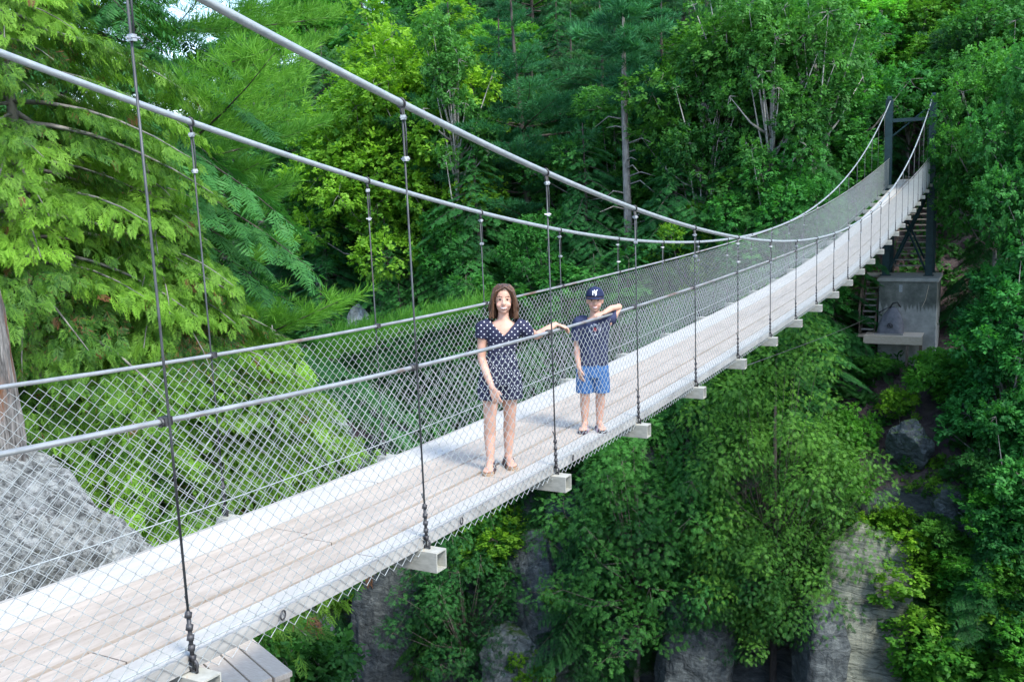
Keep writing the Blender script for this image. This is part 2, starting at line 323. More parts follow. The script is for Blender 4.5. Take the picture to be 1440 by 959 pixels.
def nrm(a): return a/(np.linalg.norm(a, axis=-1, keepdims=True)+1e-9)
def scatter(name, T, P, D, Nn, S, tint):
    """one foliage mesh: every template copy placed at P, axis D, upper side Nn, size S"""
    P, D, Nn, S, tint = map(np.asarray, (P, D, Nn, S, tint)); D = nrm(D); X = nrm(np.cross(D, Nn)); Z = np.cross(X, D)
    Vs, Fs, Ts, off = [], [], [], 0; which = rng.integers(0, len(T), len(P))
    for k, (tv, tf) in enumerate(T):
        i = np.where(which == k)[0]
        if not len(i): continue
        v = (P[i, None]+S[i, None, None]*(tv[None, :, 0:1]*X[i, None]+tv[None, :, 1:2]*D[i, None]+tv[None, :, 2:3]*Z[i, None])).reshape(-1, 3)
        f = (tf[None]+(np.arange(len(i))*len(tv))[:, None, None]).reshape(-1, 4)+off
        Vs.append(v); Fs.append(f); off += len(v)
        Ts.append(np.clip(np.repeat(tint[i], len(tf))+rng.normal(0, .10, len(i)*len(tf)), 0, 1))
    return npmesh(name, np.concatenate(Vs), np.concatenate(Fs), np.concatenate(Ts))

# ------------------------------------------------------------------ noise and terrain
_h = rng.random((256, 256))
def vnoise(x, y):
    x = np.asarray(x, float); y = np.asarray(y, float); xi = np.floor(x).astype(int); yi = np.floor(y).astype(int); fx = x-xi; fy = y-yi
    fx = fx*fx*(3-2*fx); fy = fy*fy*(3-2*fy); g = lambda a, b: _h[a % 256, b % 256]
    return (g(xi, yi)*(1-fx)+g(xi+1, yi)*fx)*(1-fy)+(g(xi, yi+1)*(1-fx)+g(xi+1, yi+1)*fx)*fy
def fbm(x, y, o=4):
    s = 0; a = 1; t = 0
    for i in range(o): s = s+a*vnoise(x*2**i+17*i, y*2**i+5*i); t += a; a *= .5
    return s/t*2-1
def terrain(x, y):
    x = np.asarray(x, float); y = np.asarray(y, float)
    w = 2.2*fbm(x*.11+3, x*0+.5, 3)*np.clip(np.abs(x-1)/6, .15, 1)
    v = y-37-w
    far = np.interp(v, [-14, -9, -4.5, -2.5, -.3, 5, 6.6, 10, 18, 60, 110, 160], [-36, -34, -26, -19, -10, -6.6, -6.2, -4.5, 0.5, 25, 50, 62])
    rid = np.interp(x, [-150, -95, -62, -30], [.35, .45, .85, 1]); far = np.where(far > 2, 2+(far-2)*rid, far)
    rough = np.interp(v, [-14, -3, 4, 7, 14], [.8, 1.3, .45, .45, 1.3])
    far = far+rough*fbm(x*.33, y*.33+9, 5)
    # near bank: the lip runs off to the left and forwards
    lip = np.interp(x, [-40, -16, -9, -6, -3.6, -1.5, 0, 6], [24, 15, 11, 7.4, 3.2, 1.7, .9, .4]); u = y-lip
    near = np.interp(u, [-60, -12, -3.2, -1.8, 0, 1.2, 6, 14], [3, 1.2, .35, -.25, -1.9, -4.6, -20, -36])
    drop = np.interp(x, [-40, -10, -4, 0, 3], [-4.5, -3, -1.2, -.3, 0]); near = near+drop*np.interp(u, [-20, -4, 0], [.2, 1, 1])
    near = near+.25*fbm(x*.6+40, y*.6, 4)
    return np.maximum(far, near)
def tz(x, y): return float(terrain(np.array([x]), np.array([y]))[0])
def grid():
    xs = np.concatenate([np.linspace(-170, -45, 64)[:-1], np.linspace(-45, 8, 160), np.linspace(8, 60, 20)[1:]])
    ys = np.concatenate([np.linspace(-60, -6, 28)[:-1], np.linspace(-6, 14, 60)[:-1], np.linspace(14, 27, 20)[:-1], np.linspace(27, 58, 135), np.linspace(58, 170, 60)[1:]])
    X, Y = np.meshgrid(xs, ys, indexing='ij'); Z = terrain(X, Y)
    # break the cliff face sideways so that it is not a smooth sheet
    st = np.clip(1-np.abs(Y-35.5)/5, 0, 1)
    Y2 = Y+st*(.9*fbm(X*.5, Z*.35+4, 4)+.35*fbm(X*1.6, Z*1.4+2, 3))
    V = np.stack([X, Y2, Z], -1).reshape(-1, 3); ny = len(ys); I = np.arange(len(xs)*ny).reshape(len(xs), ny)
    F = np.stack([I[:-1, :-1], I[1:, :-1], I[1:, 1:], I[:-1, 1:]], -1).reshape(-1, 4)
    return npmesh('terrain', V, F, smooth=True)
tag(link('terrain', grid(), [M['ground']]), kind='structure')
mb = MB(); mb.V = [(-400, -200, -35.2), (200, -200, -35.2), (200, 300, -35.2), (-400, 300, -35.2)]; mb.F = [(0, 1, 2, 3)]
mw, nt_, pw = newmat('river_water'); pw.inputs['Base Color'].default_value = (.02, .035, .03, 1); pw.inputs['Roughness'].default_value = .12
tag(mb.build('water', mw), kind='structure')

# ------------------------------------------------------------------ tree generators (each returns trunk mesh and crown mesh with the base at the origin)
def branch_tube(mb, pts, r0, r1, n=5): mb.tube(pts, list(np.linspace(r0, r1, len(pts))), n, True)
def conifer(kind, H, R, nb, seed, z0=.12, T=None, size=.5, bare=0.0, lat=5, trunk_r=None, dens=1.0, cones=0, gaps=0):
    global rng
    keep = rng; rng = np.random.default_rng(seed); g = rng
    tb = MB(); tr = trunk_r or H*.013
    ln = [(0, 0, -1.0)]+[(.02*H*.15*math.sin(i*1.3+seed), .02*H*.15*math.cos(i*1.7+seed), H*i/8) for i in range(9)]
    branch_tube(tb, ln, tr*1.15, tr*.12, 9)
    P, D, Nn, S, C = [], [], [], [], []
    for b in range(nb):
        f = (b+g.uniform(0, 1))/nb; z = H*(z0+(1-z0)*f)*.985
        if kind == 'pine': z = H*(z0+(1-z0)*(round(f*nb/5)/(nb/5)))+g.normal()*.05*H*.2
        az = b*2.399+g.normal()*.3
        q = 1-f
        if kind == 'pine': Lb = R*(min(1, q*1.7+.12))*g.uniform(.55, 1.1)*(.75+.25*math.sin(f*9+seed))
        elif kind == 'cedar': Lb = R*(min(1, (q*2.2)**.7+.08))*min(1, .55+f*2)*g.uniform(.75, 1.12)
        else: Lb = R*(min(1, q*1.15)**.62*.98+.05)*g.uniform(.65, 1.15)
        nz = vnoise(np.array([3+1.1*math.cos(az)+f*4.2+seed*7.3]), np.array([9+1.1*math.sin(az)+seed*1.7]))[0]; Lb *= .50+.95*nz
        dr = {'pine': .12, 'cedar': -.05, 'hemlock': -.16}[kind]+g.normal()*.07; cur = {'pine': .10, 'cedar': -.35, 'hemlock': -.38}[kind]
        pts = []; dirh = np.array((math.cos(az), math.sin(az), 0)); lat_d = np.array((-math.sin(az), math.cos(az), 0)); side = g.normal()*.12
        for i in range(6):
            t = i/5; pts.append(np.array((0, 0, z))+dirh*Lb*t+lat_d*side*Lb*t*t+np.array((0, 0, Lb*(dr*t+cur*t*t))))
        branch_tube(tb, pts, max(.008, tr*.28*(Lb/R)), .004, 4)
        if f < bare and g.uniform() < .8: continue
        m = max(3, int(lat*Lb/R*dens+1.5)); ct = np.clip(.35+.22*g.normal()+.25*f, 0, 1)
        for i in range(m):
            t = .22+.78*(i+g.uniform(0, .9))/m; k = min(4, int(t*5)); a = t*5-k; p = pts[k]*(1-a)+pts[min(5, k+1)]*a; tdir = nrm(pts[min(5, k+1)]-pts[k])
            wl = Lb*(.42*(1-t)+.14)*(1.15 if kind != 'pine' else 1.0)
            for sd in (-1, 1):
                if gaps and g.uniform() < gaps: continue
                n_l = max(1, int(wl/(size*.55)+.5))
                for j in range(n_l):
                    u = (j+g.uniform(.1, .9))/n_l; o = p+(lat_d*sd*.85+tdir*.55)*wl*u+np.array((0, 0, -.12*wl*u*u if kind != 'pine' else .10*wl*u))
                    P.append(o+g.normal(size=3)*.05*size)
                    if kind == 'pine': D.append(tdir*.6+lat_d*sd*.45+np.array((0, 0, .55))+g.normal(size=3)*.22)
                    elif kind == 'cedar': D.append(tdir*.50+lat_d*sd*.35+np.array((0, 0, -.75))+g.normal(size=3)*.30)
                    else: D.append(tdir*.7+lat_d*sd*.75+np.array((0, 0, -.22))+g.normal(size=3)*.14)
                    Nn.append((np.array((0, 0, .6))+dirh*.9+g.normal(size=3)*.6) if kind == 'cedar' else np.array((0, 0, 1))+g.normal(size=3)*.22)
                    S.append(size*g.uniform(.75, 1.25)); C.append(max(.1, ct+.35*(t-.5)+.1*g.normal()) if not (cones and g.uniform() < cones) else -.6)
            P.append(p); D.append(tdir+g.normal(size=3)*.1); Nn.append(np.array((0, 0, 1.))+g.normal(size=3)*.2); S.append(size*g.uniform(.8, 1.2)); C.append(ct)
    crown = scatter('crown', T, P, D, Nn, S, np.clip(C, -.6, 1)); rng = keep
    return tb.mesh('trunk', True), crown
def broadleaf(H, R, lobes, per, seed, size=.55, base=.3, T=None, droop=.25, lim=4, lt=1.0):
    global rng
    keep = rng; rng = np.random.default_rng(seed); g = rng
    tb = MB(); tr = H*.012; zc = H*(base+(1-base)*.5); rz = H*(1-base)*.5
    cs = []; P, D, Nn, S, C = [], [], [], [], []
    for i in range(lobes):
        f = (i+.5)/lobes; ph = math.acos(1-1.75*f); az = i*2.399+g.normal()*.25; rr = g.uniform(.42, 1.02)
        c = np.array((R*rr*math.sin(ph)*math.cos(az), R*rr*math.sin(ph)*math.sin(az), zc+rz*.9*math.cos(ph)*g.uniform(.75, 1.15)))+g.normal(size=3)*R*.12
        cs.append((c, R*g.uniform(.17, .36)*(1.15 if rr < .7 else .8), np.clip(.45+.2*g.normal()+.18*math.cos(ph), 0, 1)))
    cs += [(np.array((g.normal()*R*.25, g.normal()*R*.25, zc+g.normal()*rz*.3)), R*.4, .3) for i in range(3)]
    top = np.array((R*.05, 0, zc+rz*.5)); branch_tube(tb, [(0, 0, -1), (0, 0, 0), (R*.03, R*.02, H*base*.6), (R*.05, 0, zc), top], tr*1.3, tr*.25, 8)
    for c, r, ct in cs:
        z1 = min(c[2]-r*.3, zc)*g.uniform(.55, .95); a = np.array((R*.04, 0, max(z1, H*base*.4))); b = (a+c)*.5+np.array((0, 0, -.1*R)); branch_tube(tb, [a, b, c], tr*.4*lt, tr*.06*lt, 5)
        for k in range(lim):
            e = c+nrm(g.normal(size=3))*r*.8; branch_tube(tb, [c, (c+e)/2+g.normal(size=3)*.06*r, e], tr*.1, .006, 3)
        n = int(per*(r/(R*.33))**2); d = nrm(g.normal(size=(n, 3))+np.array((0, 0, .25))); rad = r*g.uniform(.45, 1.12, n)**.6
        p = c+d*rad[:, None]*np.array((1.1, 1.1, .8)); P.append(p)
        D.append(d*.8+np.array((0, 0, -droop))+g.normal(size=(n, 3))*.45); Nn.append(np.array((0, 0, 1.1))+d*.6+g.normal(size=(n, 3))*.35)
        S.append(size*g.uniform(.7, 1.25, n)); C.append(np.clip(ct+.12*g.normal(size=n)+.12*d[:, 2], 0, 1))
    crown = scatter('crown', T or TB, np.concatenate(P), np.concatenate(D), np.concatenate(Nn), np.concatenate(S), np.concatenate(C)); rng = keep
    return tb.mesh('trunk', True), crown

SP = {}
def species(key, H, pair, leaf, bark): 
    t, c = pair; t.materials.append(M[bark]); c.materials.append(M[leaf]); SP.setdefault(key, []).append((H, t, c))
for s in (1, 2, 3): species('pine', 18, conifer('pine', 18, 4.2, 78, 10+s, .22, TPF, .30, .12, 10), 'pine', 'bark')
for s in (1, 2, 3): species('hemlock', 13, conifer('hemlock', 13, 3.4, 125, 20+s, .07, THF, .25, 0, 15, gaps=.1), 'hemlock', 'bark')
for s in (1, 2): species('cedar', 11, conifer('cedar', 11, 2.9, 150, 30+s, .02, TCF, .17, 0, 17, gaps=.18), 'cedar', 'bark')
for s in (1, 2, 3, 4): species('broad', 14, broadleaf(14, 4.2, 30, 250, 40+s, .36, .24), 'broad', 'bark_pale')
for s in (1, 2): species('bright', 12, broadleaf(12, 3.8, 28, 250, 50+s, .34, .20), 'broad_bright', 'bark_pale')
for s in (1, 2): species('cedarmass', 11, broadleaf(11, 2.3, 84, 430, 100+s, .125, .0, TCF, .75, 0, .3), 'cedar', 'bark')
for s in (1, 2, 3): species('hemmass', 8, broadleaf(8, 2.9, 52, 300, 110+s, .19, .0, THF, .5, 3), 'hemlock', 'twig')
for s in (1, 2): species('birch', 15, broadleaf(15, 2.3, 24, 110, 48+s, .34, .52), 'broad', 'bark_white')
for s in (1, 2): species('slim', 13, broadleaf(13, 2.2, 44, 150, 45+s, .36, .12), 'broad', 'bark_pale')
for s in (1, 2, 3): species('shrub', 2.4, broadleaf(2.4, 1.5, 16, 110, 60+s, .22, .04), 'broad_bright', 'twig')
for s in (1, 2): species('sapling', 4.5, broadleaf(4.5, 1.6, 18, 90, 70+s, .26, .12), 'broad', 'twig')
NAMES = dict(pine='pine_tree', hemlock='hemlock_tree', cedar='cedar_tree', broad='broadleaf_tree', slim='broadleaf_tree', cedarmass='cedar_tree', hemmass='hemlock_tree', birch='birch_tree', bright='broadleaf_tree', shrub='shrub', sapling='sapling')
CATS = dict(pine='tree', hemlock='tree', cedar='tree', broad='tree', slim='tree', cedarmass='tree', hemmass='tree', birch='tree', bright='tree', shrub='shrub', sapling='young tree')
TREES = []
def tree(key, base, h, label, group=None, tint=(1, 1, 1), wide=1.0, rz=None, var=None, lean=(0, 0)):
    v = SP[key][random.randrange(len(SP[key])) if var is None else var % len(SP[key])]
    o = thing(NAMES[key], label, CATS[key], tuple(map(float, base)), random.uniform(0, 6.28) if rz is None else rz, group)
    s = h/v[0]; o.scale = (s*wide, s*wide, s); o.rotation_euler = (lean[0], lean[1], o.rotation_euler[2])
    for nm, me in (('trunk', v[1]), ('crown', v[2])):
        c = bpy.data.objects.new(nm, me); COL.objects.link(c); c.parent = o
        if nm == 'crown': c.color = (*tint, 1)
    TREES.append(o); return o
def by_top(key, px, py, Y, label, group=None, tint=(1, 1, 1), wide=1.0, hmin=4, hmax=24, **kw):
    p = at_y(px, py, Y); b = tz(p[0], Y); h = min(max(p[2]-b, hmin), hmax)
    return tree(key, (p[0], Y, b-.1), h, label, group, tint, wide, **kw)
def by_box(key, px, ytop, ybot, Y, label, group=None, tint=(1, 1, 1), wide=1.0, **kw):
    """rooted in the cliff: foot where the pixel ybot meets the vertical plane Y"""
    a = at_y(px, ytop, Y); b = at_y(px, ybot, Y)
    return tree(key, (b[0], Y, b[2]), a[2]-b[2], label, group, tint, wide, **kw)
# ------------------------------------------------------------------ the bridge
W = 1.72
ZD = [.49, .176, 0.0, -0.131, -0.217, -0.268, -0.298, -0.317, -0.33, -0.334, -0.328, -0.307, -0.268, -0.208, -0.128, -0.026, 0.093, 0.229, 0.38, 0.544, 0.72, 0.906, 1.101, 1.305, 1.517, 1.735]
ZC = [4.30, 3.70, 3.154, 2.673, 2.252, 1.892, 1.593, 1.351, 1.164, 1.028, 0.943, 0.907, 0.922, 0.987, 1.104, 1.274, 1.496, 1.772, 2.103, 2.487, 2.927, 3.422, 3.972, 4.577, 5.237, 5.95]
def crom(T, y):
    k = y/2+2; i = int(min(max(math.floor(k), 1), len(T)-3)); t = k-i; a, b, c, d = T[i-1], T[i], T[i+1], T[i+2]
    return b+.5*t*(c-a+t*(2*a-5*b+4*c-d+t*(3*(b-c)+d-a)))
zd = lambda y: crom(ZD, y)
zc = lambda y: crom(ZC, y)
Y0, Y1 = -2.6, 44.0
bridge = thing('suspension_bridge', 'long pale suspension footbridge with chain-link sides crossing the wooded gorge', 'footbridge')
def strip(x0, x1, lo, hi, ya, yb, step=.2):
    ys = np.linspace(ya, yb, int((yb-ya)/step)+2); V = []; F = []
    for y in ys:
        z = zd(y); V += [(x0, y, z+lo), (x1, y, z+lo), (x1, y, z+hi), (x0, y, z+hi)]
    for i in range(len(ys)-1):
        for k in range(4): F.append((i*4+k, i*4+(k+1) % 4, i*4+4+(k+1) % 4, i*4+4+k))
    n = len(V); F += [(0, 3, 2, 1), (n-4, n-3, n-2, n-1)]
    F = [tuple(reversed(f)) for f in F]
    return MB().add(V, F)
edges = [(-1.42, -1.068, 'plank_white'), (-1.050, -.748, 'plank_beige'), (-.730, -.485, 'plank_beige'), (-.448, -.222, 'plank_beige'), (-.200, -.034, 'plank_white')]
for a, b, m in edges: strip(a, b, .022, .075, Y0, 45.4).build('deck_plank', M[m], bridge)
strip(-.031, -.014, .004, .079, Y0, 44.2).build('deck_edge', M['fascia'], bridge)
strip(-1.440, -1.423, .004, .079, Y0, 44.2).build('deck_edge', M['fascia'], bridge)
strip(-1.35, -1.22, -.06, .018, Y0, 44).build('deck_stringer', M['beam'], bridge)
strip(-.30, -.17, -.06, .018, Y0, 44).build('deck_stringer', M['beam'], bridge)
# hollow crossbeams
def beam_mesh():
    x0, x1, h, w = -W-.04, .115, .130, .120; V = []; F = []
    for x in (x0, x1):
        for r in (0, .009): V += [(x, -w/2+r, -h+r), (x, w/2-r, -h+r), (x, w/2-r, -r), (x, -w/2+r, -r)]
    o0, i0, o1, i1 = 0, 4, 8, 12
    for k in range(4):
        j = (k+1) % 4
        F += [(o0+k, o0+j, o1+j, o1+k), (i0+j, i0+k, i1+k, i1+j), (o1+k, o1+j, i1+j, i1+k), (o0+j, o0+k, i0+k, i0+j)]
    return pymesh('crossbeam', V, F)
bm_me = beam_mesh(); bm_me.materials.append(M['beam'])
for k in range(-1, 23):
    y = 2.0*k; o = bpy.data.objects.new('crossbeam', bm_me); COL.objects.link(o); o.parent = bridge; o.location = (0, y, zd(y)-.003)
    o.rotation_euler = (math.atan((zd(y+.1)-zd(y-.1))/.2), 0, 0)
# main cables, handrails, tension wires
ys = np.linspace(-3.4, 44, 170)
for x in (0, -W):
    MB().tube([(x, y, zc(y)) for y in ys],   .0218, 12).build('main_cable', M['galv'], bridge, True)
    MB().tube([(x-.018 if x == 0 else x+.018, y, zd(y)+1.189) for y in np.linspace(Y0, 44, 170)], .0135, 10).build('handrail', M['rail'], bridge, True)
    MB().tube([(x-.008 if x == 0 else x+.008, y, zd(y)+.115) for y in np.linspace(Y0, 44, 120)], .0045, 6).build('tension_wire', M['wire'], bridge, True)
# chain-link mesh
def chainlink(x):
    a, b = .046, .0395; rows = 31; V = []; F = []; ncol = int((44-Y0)/a); r = .0027
    ys_ = Y0+a*np.arange(ncol+2); zs = np.array([zd(y) for y in ys_])
    h = -.035+b*np.arange(rows)
    cyc = np.array([[math.cos(t), math.sin(t)] for t in (.5, .5+2*PI/3, .5+4*PI/3)])
    for i in range(ncol):
        right = (np.arange(rows)+i) % 2
        j = i+right; y = ys_[j]+np.where(right == 1, .0015, -.0015); z = zs[j]+h; xo = x+np.where(right == 1, .0016, -.0016)
        c = np.stack([xo, y, z], -1)
        v = c[:, None, :]+r*np.stack([cyc[:, 0], cyc[:, 1], 0*cyc[:, 0]], -1)[None]
        V.append(v.reshape(-1, 3))
    k = np.arange(rows-1)[:, None]*3+np.array([0, 1, 2])[None]; kn = np.arange(rows-1)[:, None]*3+np.array([1, 2, 0])[None]
    f = np.stack([k, kn, kn+3, k+3], -1).reshape(-1, 4)
    F = (f[None]+(np.arange(ncol)*rows*3)[:, None, None]).reshape(-1, 4)
    return npmesh('fence_mesh', np.concatenate(V), F, smooth=True)
for x in (-.004, -W+.004): link('fence_mesh', chainlink(x), [M['wire']], bridge)
# hangers with their fittings
collar = MB().torus((0, 0, 0), (0, 1, .25), .029, .007, 14, 6).tube([(0, 0, -.03), (0, 0, -.07)], .009, 6).mesh('cable_collar', True); collar.materials.append(M['fitting'])
clip = MB().box((-.016, -.012, -.014), (.016, .012, .014)).tube([(-.012, -.02, 0), (-.012, .028, 0)], .006, 6).tube([(.012, -.02, 0), (.012, .028, 0)], .006, 6).mesh('wire_clip'); clip.materials.append(M['clip'])
rcl = MB().box((-.026, -.022, -.02), (.02, .022, .02)).torus((0, -.03, 0), (0, 1, 0), .018, .006, 10, 5).mesh('rail_clamp'); rcl.materials.append(M['fitting'])
s_ = MB().torus((0, 0, .035), (0, 1, 0), .026, .008, 14, 6).tube([(-.02, 0, .0), (-.02, 0, .04)], .008, 6).tube([(.02, 0, 0), (.02, 0, .04)], .008, 6)
for q in (.07, .12, .17, .22, .28): s_.tube([(0, -.004, q-.013), (0, .004, q+.013)], .0165, 8)
s_.tube([(0, 0, .05), (0, 0, .30)], .010, 8).tube([(0, 0, .27), (-.012, .015, .32), (-.03, .02, .36)], .005, 5)
shk = s_.mesh('shackle', True); shk.materials.append(M['fitting'])
def attach(name, me, parent, loc, rz=0):
    o = bpy.data.objects.new(name, me); COL.objects.link(o); o.parent = parent; o.location = loc; o.rotation_euler = (0, 0, rz); return o
for k in range(-1, 22):
    y = 2.0*k
    for x, sd in ((0, 1), (-W, -1)):
        zb, zt = zd(y), zc(y); hb = MB(); xx = x+.006*sd
        hb.tube([(xx, y, zb+.02), (xx+.002, y, (zb+zt)/2), (xx, y, zt-.03)], .0062, 7)
        top = min(.33, (zt-zb)*.25); hb.tube([(xx+.012, y+.006, zt-top), (xx+.014, y+.008, zt-top/2), (xx+.008, y+.004, zt-.03)], .005, 6)
        ho = hb.build('hanger', M['hanger'], bridge, True)
        attach('cable_collar', collar, ho, (x, y, zt)); attach('shackle', shk, ho, (xx, y, zb))
        if k < 14:
            attach('wire_clip', clip, ho, (xx+.006, y, zt-.085), .4*k); attach('wire_clip', clip, ho, (xx+.006, y, zt-top), 1.1*k)
            if zt-zb > 1.35 or k < 9: attach('rail_clamp', rcl, ho, (x-.014*sd, y, zd(y)+1.189))
# loose rings tied to the mesh hem
for y in (.62, 2.45, 4.35): MB().torus((.006, y, zd(y)+.055), (1, .2, 0), .024, .0045, 14, 5).build('tie_ring', M['fitting'], bridge, True)
# guy cables strung below the deck to the pier
for (ya, xb, zb) in ((10.0, -2.3, -4.35),):
    pts = []
    for i in range(16):
        t = i/15; pts.append((.05*(1-t)+xb*t, ya+(42.4-ya)*t, (zd(ya)-.12)*(1-t)+zb*t-.05*math.sin(PI*t)))
    MB().tube(pts, .006, 6).build('guy_cable', M['hanger'], bridge, True)

# ------------------------------------------------------------------ steel tower, pier, stairs and platform on the far bank
tw = thing('bridge_tower', 'tall dark teal steel tower at the far end holding both bridge cables', 'tower', (-W/2, 44.15, -2.56))
def hsec(x, y, z0, z1, s=.15, t=.016):
    m = MB(); m.box((x-s, y-s, z0), (x+s, y-s+t, z1)).box((x-s, y+s-t, z0), (x+s, y+s, z1)).box((x-t/2, y-s+t, z0), (x+t/2, y+s-t, z1)); return m.box((x-s-.06, y-s-.06, z0-.03), (x+s+.06, y+s+.06, z0-.001))
hx = W/2+.05
for x in (-hx, hx): hsec(x, 0, 0, 7.85).build('post', M['tower'], tw)
for x in (-hx, hx): hsec(x, 1.5, 0, 4.0).build('post', M['tower'], tw)
for z in (6.85, 3.92): MB().box((-hx+.15, -.06, z), (hx-.15, .06, z+.16)).build('strut', M['tower'], tw)
MB().tube([(-hx+.1, .02, 6.2), (hx-.1, .02, 7.5)], .04, 8).build('brace', M['tower'], tw)
for yy in (-.03, 1.5):
    MB().tube([(-hx+.12, yy, .15), (hx-.12, yy, 3.8)], .05, 8).build('brace', M['tower'], tw); MB().tube([(hx-.12, yy+.12, .15), (-hx+.12, yy+.12, 3.8)], .05, 8).build('brace', M['tower'], tw)
for x in (-hx, hx):
    MB().tube([(x, .1, .3), (x, 1.45, 3.7)], .05, 8).build('brace', M['tower'], tw)
    MB().box((x-.1, -.2, 7.85), (x+.1, .2, 7.92)).tube([(x-.08, 0, 7.93), (x+.08, 0, 7.93)], .09, 12).build('cable_saddle', M['tower'], tw)
pier = thing('concrete_pier', 'square stained concrete pier with a paler lower half under the steel tower', 'pier', (-.73, 43, -2.6))
pm = MB(); pm.box((-1.2, 0, -4.6), (1.22, 2.6, -.16)); pm.build('pier_block', M['concrete'], pier, bevel=.03)
MB().box((-1.27, -.07, -.157), (1.29, 2.68, 0)).build('pier_cap', surf('pale_cap', (.28, .28, .26), (.42, .41, .38), 3, .85), pier, bevel=.02)
MB().box((-.35, -.03, -.62), (-.2, -.001, -.3)).build('wall_plate', M['clip'], pier, bevel=.01)
MB().tube([(.88, -.012, -.3), (.76, -.012, -.95), (.62, -.012, -1.3)], .012, 5).build('hanging_rope', M['wood'], pier)
def stairs(label, x0, x1, ya, za, yb, zb, n, name='wooden_staircase', rail=False):
    t = thing(name, label, 'stairs', (x0, ya, za)); w = x1-x0; dy, dz = yb-ya, zb-za
    ang = math.atan2(dz, dy); ln = math.hypot(dy, dz)
    for x in (0, w-.05):
        Mx = Matrix.Translation((x, 0, 0)) @ Matrix.Rotation(ang, 4, 'X'); MB().box((0, 0, -.26), (.05, ln, -.02), Mx).build('stringer', M['old_wood'], t)
    for i in range(n):
        f = (i+.5)/n; MB().box((.052, dy*f-.13, dz*f), (w-.052, dy*f+.13, dz*f+.045)).build('tread', M['tread'], t)
    if rail:
        for x in (0,):
            for f in (0, .5, 1): MB().box((x-.05, dy*f-.045, dz*f-.1), (x-.002, dy*f+.045, dz*f+1.0)).build('rail_post', M['old_wood'], t)
            for hh in (.95, .55): MB().tube([(x-.07, 0, hh), (x-.07, dy, dz+hh)], .04, 6).build('rail_bar', M['old_wood'], t)
    return t
stairs('grey open-tread wooden stairs climbing behind the steel tower', -1.6, .02, 45.2, -2.4, 50.2, 1.9, 17)
stairs('narrow brown wooden stairs with handrail beside the concrete pier', -2.62, -2.0, 42.35, -5.0, 44.4, -2.55, 10, rail=True)
lp = thing('wooden_landing', 'small pale wooden landing at the top of the narrow brown stairs', 'landing', (-2.7, 44.46, -2.6))
for i in range(5): MB().box((0, .14*i, 0), (.76, .14*i+.13, .05)).build('board', M['wood_board'], lp)
MB().box((.02, 0, -.14), (.74, .05, -.002)).build('fascia', M['wood'], lp)
pf = thing('wooden_platform', 'wooden platform on posts in front of the concrete pier', 'platform', (-2.35, 41.7, -5.02))
for i in range(9): MB().box((0, .14*i, -.045), (2.36, .14*i+.134, 0)).build('board', M['wood_board'], pf)
MB().box((-.03, -.05, -.36), (2.39, -.003, -.01)).build('fascia', M['wood'], pf)
for x, y in ((.04, .05), (1.72, .05), (.04, 1.0), (2.2, 1.0)): MB().box((x, y, -2.6), (x+.12, y+.12, -.048)).build('post', M['old_wood'], pf)
MB().box((-.35, .1, -.1), (-.035, .9, -.05)).build('side_ledge', M['wood'], pf)
cv = thing('machine_cover', 'rounded grey canvas cover with a round fitting on the wooden platform', 'cover', (-1.36, 42.35, -5.015))
def cover_mesh():
    V = []; F = []; n = 22; prof = [(0, .56, .42), (.12, .57, .42), (.35, .55, .40), (.6, .48, .36), (.85, .38, .30), (1.05, .26, .23), (1.17, .14, .14), (1.22, .03, .03)]
    for z, rx, ry in prof:
        for k in range(n):
            t = 2*PI*k/n; c, s = math.cos(t), math.sin(t); p = .65
            w = 1+.035*math.sin(5*t+z*4)
            V.append((.14*(z/1.22)+rx*w*math.copysign(abs(c)**p, c), ry*w*math.copysign(abs(s)**p, s), z))
    for i in range(len(prof)-1):
        for k in range(n): F.append((i*n+k, i*n+(k+1) % n, (i+1)*n+(k+1) % n, (i+1)*n+k))
    F.append(tuple((len(prof)-1)*n+k for k in range(n))); return pymesh('hood', V, F, True)
ho_ = link('hood', cover_mesh(), [M['cover']], cv); sm = ho_.modifiers.new('subd', 'SUBSURF'); sm.levels = sm.render_levels = 2
MB().torus((.05, -.445, .42), (0, 1, .12), .10, .022, 18, 6).ball((.05, -.43, .42), .045).build('round_fitting', M['fitting'], cv, True)
MB().box((-.6, -.47, 0), (.6, -.43, .07)).build('base_rail', M['tread'], cv, bevel=.01)
MB().tube([(.0, -.1, 1.18), (.12, -.16, 1.38), (.3, -.1, 1.42), (.42, 0, 1.2)], .035, 6).tube([(-.45, -.2, .95), (-.2, -.24, 1.12), (.0, -.1, 1.2)], .03, 6).build('tie_strap', M['fitting'], cv, True)

# plank platform under the near end of the bridge
PZ = -1.8
A = at_z(366, 906, PZ); B = at_z(411, 943, PZ); dv = Vector((B-A)[:2]).normalized(); nv = Vector((-dv.y, dv.x))
if nv.y > 0: nv = -nv
np_ = thing('plank_platform', 'small platform of pale boards just below the near deck edge', 'platform', tuple(B), 0)
for i in range(8):
    o0 = i*.175; P4 = [Vector((0, 0))+nv*o0, nv*(o0+.160), nv*(o0+.160)-dv*1.9, nv*o0-dv*1.9]
    if i: P4[0] = P4[0]-dv*.015*(i % 3); P4[1] = P4[1]-dv*.015*(i % 3)
    MB().add([(p.x, p.y, -.05) for p in P4]+[(p.x, p.y, 0) for p in P4], [(0, 1, 2, 3), (7, 6, 5, 4), (1, 0, 4, 5), (2, 1, 5, 6), (3, 2, 6, 7), (0, 3, 7, 4)]).build('board', M['wood_board'], np_, bevel=.004)
q0 = -dv*.06-nv*.0; q = [q0, q0+nv*1.38, q0+nv*1.38-dv*.05, q0-dv*.05]
